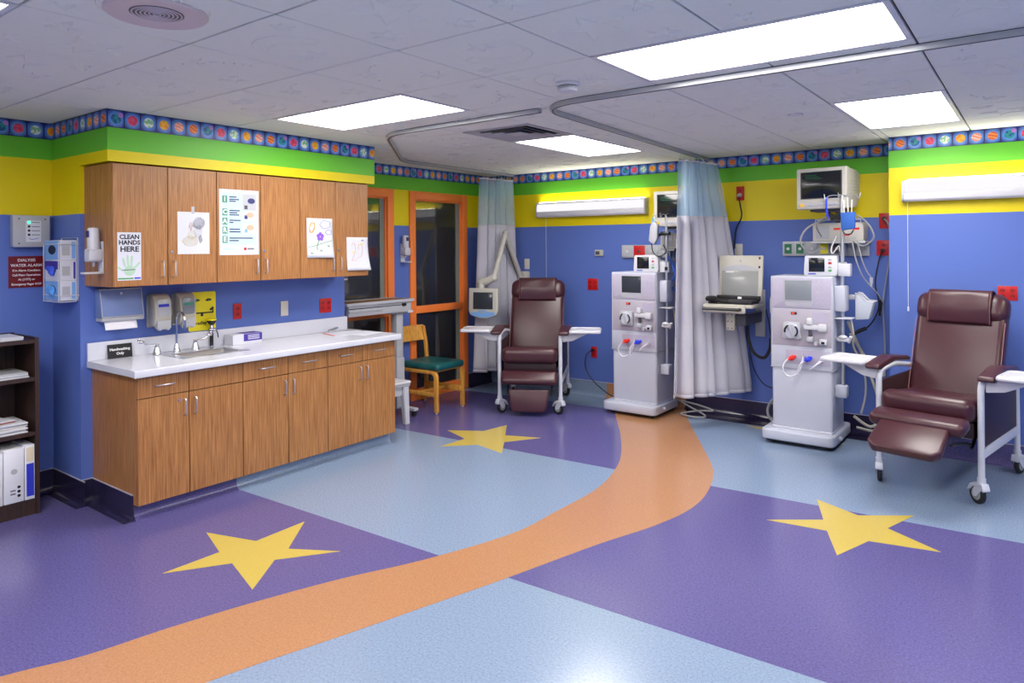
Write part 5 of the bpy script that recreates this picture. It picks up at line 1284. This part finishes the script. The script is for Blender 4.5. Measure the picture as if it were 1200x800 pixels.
O('bin_rim', MB().tube([(0.0, -0.062, 0.215), (0.03, -0.062, 0.212), (0.08, -0.062, 0.156), (0.137, -0.062, 0.151), (0.137, 0.072, 0.151), (0.08, 0.072, 0.156), (0.03, 0.072, 0.212), (0.0, 0.072, 0.215)], 0.005, 6), 'white_plastic', t)
O('hanger', B(-0.055, 0.004, -0.03, 0.04, 0.16, 0.20, 0.004), 'light_grey', t)

# ================================================================== monitors, arms and panels on the back wall
def crt(m, label, arm):
    t = thing('bedside_monitor', label, 'monitor', m, 'wall mounted bedside monitors')
    W, Hh = 0.20, 0.17
    O('front_bezel', MB().box(-W, W, -0.02, 0.05, -Hh, Hh, 0.012, 3), 'crt_beige', t)
    O('rear_housing', MB().prism([(0.05, -Hh + 0.006), (0.05, Hh - 0.004), (0.26, Hh - 0.012), (0.36, Hh - 0.04), (0.36, -0.06), (0.27, -Hh + 0.02)], -W + 0.008, W - 0.008, 0.008, m=Matrix(((0, 0, 1, 0), (1, 0, 0, 0), (0, 1, 0, 0), (0, 0, 0, 1)))), 'crt_beige', t)
    O('screen_recess', B(-W + 0.035, W - 0.035, -0.0225, -0.015, -Hh + 0.085, Hh - 0.03), 'dark_grey', t)
    s_ = O('screen', MB().grid(lambda u, v: Vector(((u - 0.5) * 0.315, -0.0235 - 0.010 * (1 - (2 * u - 1) ** 2) * (1 - (2 * v - 1) ** 2), -Hh + 0.092 + 0.212 * v)), 8, 8), 'screen_black', t)
    for k_ in range(3): O('trace_line', B(-0.12, -0.03 + 0.02 * k_, -0.0335, -0.0325, 0.108 - 0.014 * k_, 0.111 - 0.014 * k_), 'green_plate', s_)
    O('control_strip', B(-W + 0.02, W - 0.02, -0.0225, -0.018, -Hh + 0.018, -Hh + 0.052, 0.002), 'light_grey', t)
    O('alarm_key', B(-W + 0.03, -W + 0.065, -0.025, -0.02, -Hh + 0.022, -Hh + 0.046, 0.002), 'ink_orange', t)
    for k_ in range(6): O('key', B(-0.10 + 0.04 * k_, -0.075 + 0.04 * k_, -0.0245, -0.02, -Hh + 0.026, -Hh + 0.042, 0.002), 'grey_plastic', t)
    for k_ in range(4): O('cooling_vent', B(W - 0.0085, W - 0.0075, 0.10, 0.30, -0.02 + 0.025 * k_, -0.012 + 0.025 * k_), 'grey_plastic', t)
    O('mount_plate', B(-0.11, 0.11, 0.04, 0.26, -Hh - 0.018, -Hh + 0.012, 0.004), 'dark_grey', t)
    O('wall_arm', MB().tube([(0, 0.15, -Hh - 0.02), (0, 0.22, -Hh - 0.05), (0, arm, -Hh - 0.06)], 0.018, 10, 3).box(-0.05, 0.05, arm - 0.015, arm, -Hh - 0.13, -Hh + 0.02, 0.004), 'dark_grey', t)
crt(T(-1.43, 6.15, 2.095) @ RZ(-0.10), 'beige bedside monitor above the right dialysis machine, in full view', 0.49)
crt(T(-2.780, 6.26, 1.985) @ RZ(0.02), 'beige bedside monitor half hidden behind the bunched curtain', 0.37)
def module(m, label, full):
    t = thing('monitor_module', label, 'medical module', m, 'monitor modules')
    O('housing', B(-0.20, 0.20, 0.0, 0.20, 0, 0.155, 0.008), 'crt_beige', t)
    O('handle', MB().tube([(-0.19, 0.05, 0.155), (-0.19, 0.05, 0.185), (0.17, 0.05, 0.185), (0.17, 0.05, 0.155)], 0.006, 6), 'white_plastic', t)
    O('bay', B(-0.175, -0.065, -0.003, 0.003, 0.02, 0.135), 'grey_plastic', t)
    for k_ in range(3): O('red_label', B(-0.03 + 0.075 * k_, 0.02 + 0.075 * k_, -0.003, 0.001, 0.095 - 0.05 * (k_ % 2), 0.112 - 0.05 * (k_ % 2)), 'red_cap', t)
    for k_ in range(4): O('socket', MB().cyl((-0.02 + 0.05 * k_, 0.002, 0.03), (-0.02 + 0.05 * k_, -0.012, 0.03), 0.012, 12), 'light_grey', t)
    O('shelf', B(-0.215, 0.215, -0.02, 0.24, -0.018, -0.0005, 0.003), 'light_grey', t)
    O('shelf_bracket', B(-0.03, 0.03, 0.18, 0.249, -0.12, -0.018, 0.004), 'grey_plastic', t)
module(T(-1.365, 6.40, 1.66), 'beige monitor module with red labels under the full view monitor', True)
module(T(-2.79, 6.40, 1.60), 'beige monitor module behind the left machine pole near the curtain', False)

# headwall outlet strips
def headwall(x0, x1, z0, z1, cols, label):
    t = thing('headwall_strip', label, 'medical outlets', wallM((x0, YB, z0), (0, -1, 0)), 'headwall outlet strips')
    W, Hh = x1 - x0, z1 - z0
    O('channel', B(0, W, 0, Hh, 0.001, 0.03, 0.006), 'light_grey', t)
    n = len(cols)
    for i, c_ in enumerate(cols):
        a, b_ = W * i / n + 0.006, W * (i + 1) / n - 0.006
        p = O('outlet_plate', B(a, b_, 0.008, Hh - 0.008, 0.03, 0.036, 0.002), 'light_grey' if c_ != 'red_plate' else c_, t)
        if c_ not in ('light_grey', 'red_plate'): O('gas_label', B(a + 0.014, b_ - 0.014, 0.022, Hh - 0.022, 0.036, 0.038), c_, p)
        O('socket', MB().cyl(((a + b_) / 2, Hh / 2, 0.036), ((a + b_) / 2, Hh / 2, 0.044), 0.013, 14).cyl(((a + b_) / 2, Hh / 2, 0.044), ((a + b_) / 2, Hh / 2, 0.047), 0.006, 10), 'dark_grey' if c_ == 'red_plate' else 'white_plastic', p)
headwall(-1.882, -1.16, 1.53, 1.662, ['green_plate', 'green_plate', 'light_grey', 'yellow_sign', 'dark_grey', 'light_grey', 'light_grey'], 'wall strip with green and yellow gas outlets behind the right machine')
headwall(-3.534, -2.98, 1.507, 1.642, ['light_grey', 'red_plate', 'light_grey', 'light_grey'], 'wall strip with one red outlet plate above the left machine')
WB = lambda x, z: wallM((x, YB, z), (0, -1, 0))
plate(WB(-3.904, 1.216), 0.13, 0.125, 'red_plate', 'double red power outlet on the back wall beside the far recliner', 'power outlet', gang=2)
plate(WB(-3.895, 0.475), 0.075, 0.12, 'red_plate', 'low red power outlet with a black plug beside the far recliner', 'power outlet')
plate(WB(-2.275, 2.125), 0.075, 0.135, 'red_plate', 'red power outlet high on the yellow wall beside the bunched curtain', 'power outlet')
plate(WB(-2.295, 1.585), 0.075, 0.12, 'off_white', 'cream blank wall plate above the laptop station', 'wall plate', 'blank')
plate(WB(-1.045, 1.83), 0.09, 0.13, 'red_plate', 'upper of two red outlets in the corner behind the right machine', 'power outlet')
plate(WB(-1.055, 1.60), 0.11, 0.13, 'red_plate', 'lower of two red outlets in the corner behind the right machine', 'power outlet')
plate(wallM((-0.188, YP, 1.265), (0, -1, 0)), 0.122, 0.105, 'red_plate', 'double red power outlet above the near recliner', 'power outlet', gang=2)
plate(WB(-4.79, 1.43), 0.07, 0.12, 'off_white', 'cream switch plate above the monitor arm bracket', 'light switch', 'switch')
t = thing('thermostat', 'small grey thermostat on the blue wall beside the left machine', 'thermostat', WB(-3.815, 1.56))
O('housing', B(-0.05, 0.05, -0.032, 0.032, 0.001, 0.03, 0.005), 'cream_plastic', t); O('display', B(-0.038, 0.012, -0.018, 0.018, 0.03, 0.0315), 'dark_grey', t); O('dial', MB().cyl((0.03, 0, 0.03), (0.03, 0, 0.036), 0.010, 12), 'grey_plastic', t)

def bedlight(x0, x1, yw, label, cordx, cordz):
    t = thing('bed_light', label, 'wall light', wallM((x0, yw, 1.965), (0, -1, 0)), 'over-bed wall lights')
    W = x1 - x0
    P = Matrix(((0, 0, 1, 0), (0, 1, 0, 0), (1, 0, 0, 0), (0, 0, 0, 1)))
    O('housing', MB().prism([(0.002, 0.0), (0.07, 0.0), (0.085, 0.012), (0.095, 0.055), (0.085, 0.150), (0.074, 0.150), (0.074, 0.165), (0.002, 0.165)], 0.0, W, 0.004, m=P), 'fixture_white', t)
    O('end_cap', MB().prism([(0.002, -0.004), (0.072, -0.004), (0.09, 0.01), (0.100, 0.055), (0.088, 0.156), (0.002, 0.170)], -0.014, 0.0, 0.004, m=P), 'light_grey', t)
    O('end_cap', MB().prism([(0.002, -0.004), (0.072, -0.004), (0.09, 0.01), (0.100, 0.055), (0.088, 0.156), (0.002, 0.170)], W, W + 0.014, 0.004, m=P), 'light_grey', t)
    O('front_lens', MB().prism([(0.0958, 0.062), (0.0972, 0.062), (0.0880, 0.146), (0.0866, 0.146)], 0.004, W - 0.004, m=P), 'bedlight_front', t, label='softly glowing front panel')
    O('lower_diffuser', B(0.02, W - 0.02, -0.002, 0.002, 0.012, 0.066), 'paper_cream', t)
    O('upper_lens', B(0.02, W - 0.02, 0.1652, 0.169, 0.012, 0.070), 'bedlight_glow', t, label='glowing lens on the upper side')
    c_ = O('pull_cord', MB().tube([(cordx - x0, 0.0, 0.03), (cordx - x0, cordz - 1.965, 0.03)], 0.0018, 5), 'ink_white', t)
    O('cord_bead', MB().cyl((cordx - x0, cordz - 1.965, 0.03), (cordx - x0, cordz - 2.0, 0.03), 0.006, 8), 'ink_white', c_)
bedlight(-4.585, -3.245, YB, 'long white wall light over the far recliner', -4.50, 0.75)
bedlight(-0.845, 0.75, YP, 'long white wall light over the near recliner, cut by the right edge', -0.825, 1.14)

# television on a jointed arm
t = thing('arm_television', 'small cream television on a folding wall arm beside the far recliner', 'television', T(-4.805, YB, 1.26))
O('wall_plate', B(-0.055, 0.055, -0.05, -0.001, -0.075, 0.085, 0.01), 'crt_beige', t)
sh = (-0.03, -0.06, 0.0); ap = (-0.01, -0.38, 0.525); el_ = (-0.0, -0.61, 0.03); jt = (-0.135, -0.67, -0.02); mc = (-0.07, -0.70, -0.25)
O('lower_arm', MB().tube([sh, ap], 0.028, 10), 'crt_beige', t)
O('arm_cable', MB().tube([(sh[0] - 0.035, sh[1], sh[2]), (ap[0] - 0.025, ap[1] - 0.01, ap[2] - 0.06)], 0.008, 6), 'dark_grey', t)
O('upper_arm', MB().tube([ap, el_], 0.030, 10), 'crt_beige', t)
O('shoulder_joint', MB().sphere(sh, 0.045, n=14), 'crt_beige', t); O('apex_joint', MB().sphere(ap, 0.038, n=14), 'crt_beige', t)
O('wrist', MB().tube([el_, (-0.06, -0.64, 0.0), jt], 0.042, 12).sphere(el_, 0.046, n=14).sphere(jt, 0.045, n=14).cyl((jt[0], jt[1], jt[2]), (jt[0] + 0.01, jt[1] - 0.01, -0.09), 0.038, 14), 'crt_beige', t)
hm = T(*mc) @ RZ(0.30) @ RX(-0.04)
hd = O('screen_housing', MB(hm).prism([(-0.172, 0.17), (-0.172, -0.08), (-0.15, -0.125), (-0.05, -0.165), (0.05, -0.165), (0.15, -0.125), (0.172, -0.08), (0.172, 0.17)], 0.0, 0.06, 0.012, 3, m=Matrix(((1, 0, 0, 0), (0, 0, -1, 0.03), (0, 1, 0, 0), (0, 0, 0, 1)))), 'crt_beige', t)
O('screen', B(-0.115, 0.115, -0.034, -0.028, -0.06, 0.125, 0.002, m=hm), 'screen_dark', hd)
O('keypad', MB(hm).prism([(-0.145, -0.095), (-0.045, -0.085), (-0.045, -0.07), (0.045, -0.07), (0.045, -0.085), (0.145, -0.095), (0.13, -0.125), (0.05, -0.148), (-0.05, -0.148), (-0.13, -0.125)], 0.0305, 0.0335, m=Matrix(((1, 0, 0, 0), (0, 0, -1, 0), (0, 1, 0, 0), (0, 0, 0, 1)))), 'box_blue', hd)
for i in range(3): O('key', B(-0.035 + 0.025 * i, -0.015 + 0.025 * i, -0.036, -0.033, -0.10, -0.082, 0.002, m=hm), 'light_grey', hd)

# laptop workstation
t = thing('laptop_station', 'wall mounted laptop workstation with an open grey cover beside the curtain', 'workstation', T(-2.165, 6.17, 1.115))
O('shelf', MB().prism(rrect(-0.235, 0.20, -0.15, 0.16, 0.02), -0.03, 0.0, 0.006), 'cream_plastic', t)
O('shelf_front', B(-0.235, 0.14, -0.165, -0.145, -0.075, 0.0, 0.006), 'cream_plastic', t)
O('grab_bar', MB().tube([(-0.22, -0.165, -0.04), (-0.22, -0.20, -0.04), (0.10, -0.20, -0.04), (0.10, -0.165, -0.04)], 0.013, 8), 'black_plastic', t)
lm = T(0, 0.10, 0.012) @ RX(-0.12)
lid = O('lid_housing', B(-0.195, 0.20, 0.0, 0.035, 0.0, 0.415, 0.008, m=lm), 'cream_plastic', t)
O('screen', B(-0.165, 0.165, -0.004, 0.001, 0.045, 0.275, 0.002, m=lm), 'laptop_screen', lid)
O('screen_arch', MB(lm).prism([(-0.165, 0.28)] + [(-0.165 + 0.33 * i / 12, 0.295 + 0.035 * math.sin(PI * i / 12)) for i in range(13)] + [(0.165, 0.28)], 0.0, 0.003, m=Matrix(((1, 0, 0, 0), (0, 0, -1, 0), (0, 1, 0, 0), (0, 0, 0, 1)))), 'light_grey', lid)
O('window_bar', B(-0.13, -0.055, -0.0055, -0.0035, 0.258, 0.27, m=lm), 'ink_white', lid)
O('emblem', MB(lm).cyl((0, -0.003, 0.365), (0, 0.001, 0.365), 0.011, 12), 'grey_plastic', lid)
for z in (0.39, 0.31): O('latch', B(0.165, 0.18, -0.004, 0.002, z - 0.01, z + 0.01, m=lm), 'black_plastic', lid)
lb = O('laptop_base', B(-0.19, 0.185, -0.13, 0.09, 0.001, 0.03, 0.006), 'black_plastic', t)
O('laptop_rim', B(-0.195, 0.195, 0.065, 0.10, 0.02, 0.065, 0.006), 'black_plastic', lb)
O('sticker', B(0.0, 0.035, 0.062, 0.066, 0.036, 0.055), 'ink_white', lb)
for r in range(4):
    for c in range(10): O('key', B(-0.16 + 0.032 * c, -0.134 + 0.032 * c, -0.05 + 0.026 * r, -0.028 + 0.026 * r, 0.03, 0.0335), 'dark_grey', lb)
O('mount_bracket', MB().box(-0.075, 0.0, -0.03, 0.02, -0.24, -0.075, 0.005), 'cream_plastic', t)
for z in (-0.10, -0.16, -0.22):
    for x in (-0.055, -0.02): O('bolt', MB().cyl((x, -0.03, z), (x, -0.036, z), 0.006, 8), 'dark_grey', t)
O('support_arm', MB().box(-0.06, 0.09, 0.0, 0.05, -0.20, -0.10, 0.008).box(0.03, 0.09, 0.02, 0.47, -0.20, -0.10, 0.008), 'dark_grey', t)
O('wall_track', B(0.03, 0.12, 0.455, 0.479, -0.34, 0.10, 0.004), 'grey_plastic', t)
t = thing('barcode_scanner', 'black handheld scanner lying on the front of the laptop shelf', 'scanner', T(-2.33, 6.03, 1.117) @ RZ(0.1))
O('head', MB().prism(rrect(-0.045, 0.045, -0.03, 0.03, 0.02), 0.03, 0.065, 0.01, m=T(0, 0, 0.0) @ RX(0.3)), 'black_plastic', t)
O('grip', MB().tube([(0.03, 0, 0.04), (0.09, 0.0, 0.026), (0.15, 0.01, 0.022)], 0.018, 10, 4), 'black_plastic', t)
O('trigger', B(0.05, 0.075, -0.012, 0.012, 0.005, 0.02, 0.004), 'dark_grey', t); O('cradle', MB().tube([(-0.02, 0, 0.0), (-0.01, 0, 0.04)], 0.012, 8), 'dark_grey', t)

# ================================================================== cords, lines and pouches
def cord(label, pts, r, mat, cat='cable', name='cable', ends=None):
    t = thing(name, label, cat)
    O('line', MB().tube(pts, r, 7, 6), mat, t)
    for p, d, c_ in (ends or []):
        p, d = Vector(p), Vector(d); O('plug', MB().cyl(p, p + d, r * 2.6, 10).cyl(p + d, p + d * 1.5, r * 1.6, 8), c_, t)
    return t
cord('black power cord with plug hanging from the low red outlet', [(-3.90, 6.60, 0.50), (-3.95, 6.57, 0.44), (-3.94, 6.55, 0.30), (-3.80, 6.52, 0.16), (-3.58, 6.48, 0.06), (-3.42, 6.48, 0.05)], 0.006, 'cable_black', ends=[((-3.90, 6.645, 0.50), (0, -0.035, 0), 'black_plastic')])
cord('black power cord running down from the high red outlet', [(-2.275, 6.60, 2.10), (-2.26, 6.59, 2.02), (-2.25, 6.60, 1.90), (-2.31, 6.62, 1.78), (-2.33, 6.63, 1.60)], 0.007, 'cable_black', ends=[((-2.275, 6.645, 2.11), (0, -0.04, -0.005), 'grey_plastic')])
cord('coiled black cord looping below the laptop station', [(-2.13, 6.40, 0.90), (-2.12, 6.38, 0.78), (-2.07, 6.37, 0.66), (-1.98, 6.37, 0.62), (-1.93, 6.38, 0.70), (-1.92, 6.38, 0.80)], 0.014, 'cable_black')
cord('thin black cord hanging from the right side of the laptop shelf', [(-1.935, 6.30, 1.06), (-1.925, 6.34, 0.95), (-1.92, 6.39, 0.80)], 0.005, 'cable_black')
cord('long thin black cord drooping below the laptop station to the machine', [(-2.14, 6.42, 0.86), (-2.13, 6.50, 0.55), (-2.05, 6.55, 0.36), (-1.92, 6.55, 0.32), (-1.83, 6.52, 0.36), (-1.81, 6.47, 0.55), (-1.80, 6.42, 0.62)], 0.005, 'cable_black')
cord('pale hose looping to the floor on the left of the right machine', [(-1.79, 6.38, 0.32), (-1.92, 6.42, 0.24), (-1.97, 6.44, 0.14), (-1.93, 6.42, 0.06), (-1.78, 6.36, 0.045)], 0.012, 'cable_grey', 'hose', 'hose')
cord('pale hose hanging behind the right side of the right machine', [(-1.30, 6.44, 0.98), (-1.20, 6.50, 0.70), (-1.10, 6.52, 0.40), (-1.06, 6.52, 0.20), (-1.14, 6.50, 0.10), (-1.26, 6.46, 0.18)], 0.012, 'cable_cream', 'hose', 'hose')
cord('second cream hose dangling beside the right machine', [(-1.28, 6.43, 0.88), (-1.14, 6.54, 0.60), (-1.02, 6.56, 0.34), (-1.00, 6.55, 0.18), (-1.10, 6.52, 0.07), (-1.24, 6.46, 0.09)], 0.011, 'cable_cream', 'hose', 'hose')
cord('grey hoses coiled on the floor beside the left machine', [(-2.88, 6.50, 0.12), (-2.74, 6.50, 0.06), (-2.58, 6.42, 0.03), (-2.52, 6.34, 0.02), (-2.62, 6.28, 0.02), (-2.76, 6.34, 0.02), (-2.62, 6.44, 0.045), (-2.50, 6.50, 0.05), (-2.66, 6.56, 0.07), (-2.84, 6.53, 0.10)], 0.008, 'cable_grey', 'hose', 'hose')
cord('grey power cord from the upper corner outlet to the floor', [(-1.05, 6.60, 1.85), (-1.00, 6.56, 1.78), (-0.995, 6.55, 1.55), (-1.03, 6.56, 1.30), (-1.05, 6.56, 1.12), (-1.04, 6.57, 0.7), (-1.06, 6.57, 0.20)], 0.006, 'cable_grey', ends=[((-1.05, 6.645, 1.85), (0, -0.04, 0), 'black_plastic')])
cord('black power cord from the lower corner outlet with an inline box', [(-1.06, 6.60, 1.58), (-1.08, 6.55, 1.48), (-1.10, 6.52, 1.30), (-1.07, 6.50, 1.12), (-1.12, 6.48, 0.98), (-1.20, 6.46, 0.90), (-1.28, 6.44, 0.86)], 0.006, 'cable_black', ends=[((-1.06, 6.645, 1.58), (0, -0.04, 0), 'black_plastic'), ((-1.06, 6.505, 1.17), (-0.005, 0.0, -0.09), 'black_plastic'), ((-1.16, 6.47, 0.93), (-0.07, -0.01, -0.035), 'black_plastic')])
cord('bundled grey lead sagging from the full view monitor', [(-1.32, 6.40, 1.92), (-1.16, 6.36, 1.84), (-1.08, 6.36, 1.70), (-1.16, 6.38, 1.62), (-1.24, 6.36, 1.66)], 0.007, 'cable_grey')
cord('white patient lead hanging in front of the red labelled module', [(-1.36, 6.33, 1.70), (-1.38, 6.24, 1.60), (-1.36, 6.20, 1.56), (-1.32, 6.22, 1.62), (-1.30, 6.16, 1.58)], 0.005, 'ink_white')
cord('white patient lead looping left of the red labelled module', [(-1.42, 6.34, 1.85), (-1.56, 6.24, 1.78), (-1.62, 6.22, 1.66), (-1.56, 6.28, 1.56), (-1.48, 6.34, 1.60)], 0.008, 'cable_grey')
cord('grey patient lead with connector dangling beside the supply bin', [(-1.20, 6.33, 1.66), (-1.16, 6.28, 1.52), (-1.13, 6.30, 1.42), (-1.10, 6.34, 1.36)], 0.005, 'cable_grey', ends=[((-1.10, 6.34, 1.36), (0.0, 0, -0.05), 'light_grey')])
cord('second grey patient lead dangling lower beside the supply bin', [(-1.24, 6.34, 1.66), (-1.20, 6.28, 1.50), (-1.15, 6.30, 1.36), (-1.06, 6.40, 1.22), (-1.03, 6.46, 1.14)], 0.005, 'cable_grey')
cord('grey lead from the full view monitor down to its module', [(-1.44, 6.36, 1.93), (-1.42, 6.28, 1.88), (-1.50, 6.26, 1.80), (-1.49, 6.38, 1.70)], 0.006, 'cable_grey')
cord('grey cable hanging along the left flank of the left machine', [(-3.40, 6.42, 1.28), (-3.43, 6.42, 1.10), (-3.42, 6.44, 0.92), (-3.50, 6.48, 0.80), (-3.47, 6.50, 0.72), (-3.39, 6.50, 0.70)], 0.006, 'cable_grey')
cord('blue cable bundle behind the pole of the left machine', [(-2.90, 6.36, 1.58), (-2.84, 6.30, 1.48), (-2.78, 6.28, 1.36), (-2.84, 6.30, 1.26), (-2.76, 6.32, 1.18), (-2.72, 6.34, 1.30), (-2.76, 6.36, 1.52)], 0.009, 'cable_blue')
cord('black lead behind the pole of the left machine', [(-2.82, 6.38, 1.60), (-2.80, 6.28, 1.52), (-2.74, 6.28, 1.47), (-2.70, 6.34, 1.50)], 0.010, 'cable_black')
t = thing('cuff_pouch', 'grey blood pressure cuff hanging from the left machine pole', 'cuff', T(-2.955, 6.18, 1.70))
O('cuff', MB().prism([(-0.045, -0.02), (-0.03, 0.12), (0.01, 0.17), (0.05, 0.13), (0.045, 0.0), (0.01, -0.06)], -0.022, 0.022, 0.01, m=Matrix(((1, 0, 0, 0), (0, 0, 1, 0), (0, 1, 0, 0), (0, 0, 0, 1)))), 'grey_plastic', t)
O('loop', MB().tube([(0.0, 0, 0.15), (-0.01, 0, 0.20), (0.015, 0, 0.225), (0.03, 0.0, 0.19)], 0.004, 6, 4), 'cable_grey', t); O('cuff_hose', MB().tube([(-0.02, 0, -0.02), (-0.01, 0, -0.12), (0.05, 0, -0.17), (0.12, 0.02, -0.13), (0.09, 0.02, -0.06)], 0.005, 6, 5), 'cable_black', t)
t = thing('tag_ribbon', 'cyan ribbon hanging from the left machine pole hook', 'ribbon', T(-2.99, 6.245, 1.84))
O('ribbon', MB().box(-0.012, 0.012, -0.003, 0.003, -0.02, 0.06, 0.002).box(-0.022, 0.0, -0.004, 0.002, -0.09, -0.02, 0.002, m=RY(0.2)).box(0.0, 0.02, -0.002, 0.004, -0.07, -0.01, 0.002, m=RY(-0.2)), 'tape_cyan', t); O('knot', MB().sphere((0, 0, -0.018), 0.012, n=8), 'tape_cyan', t)
t = thing('tag_ribbon', 'violet blue ribbon hanging from the right machine pole hook', 'ribbon', T(-1.385, 6.10, 1.96))
O('ribbon', MB().box(-0.007, 0.007, -0.003, 0.003, -0.05, 0.06, 0.002).box(-0.012, 0.002, -0.003, 0.003, -0.12, -0.05, 0.002, m=RY(-0.15)), 'blue_cap', t); O('knot', MB().sphere((0, 0, -0.05), 0.01, n=8), 'blue_cap', t)
t = thing('tool_pouch', 'blue fabric pouch with white sticks clipped to the right machine pole', 'pouch', T(-1.215, 6.06, 1.745))
O('pouch', MB().prism([(-0.045, 0.0), (-0.055, 0.14), (0.055, 0.145), (0.05, 0.01)], -0.02, 0.02, 0.008, m=Matrix(((1, 0, 0, 0), (0, 0, 1, 0), (0, 1, 0, 0), (0, 0, 0, 1)))), 'pouch_blue', t)
for k_ in range(3): O('stick', MB().cyl((-0.025 + 0.025 * k_, 0, 0.10), (-0.03 + 0.03 * k_, 0, 0.24 + 0.02 * (k_ % 2)), 0.004, 6), 'ink_white', t)
O('clip', MB().box(-0.07, -0.04, -0.01, 0.02, 0.10, 0.13, 0.004), 'black_plastic', t)
O('strap', MB().tube([(-0.04, -0.005, 0.0), (-0.02, -0.005, -0.03), (0.02, -0.005, -0.03), (0.04, -0.005, 0.0)], 0.005, 6, 4), 'black_plastic', t)
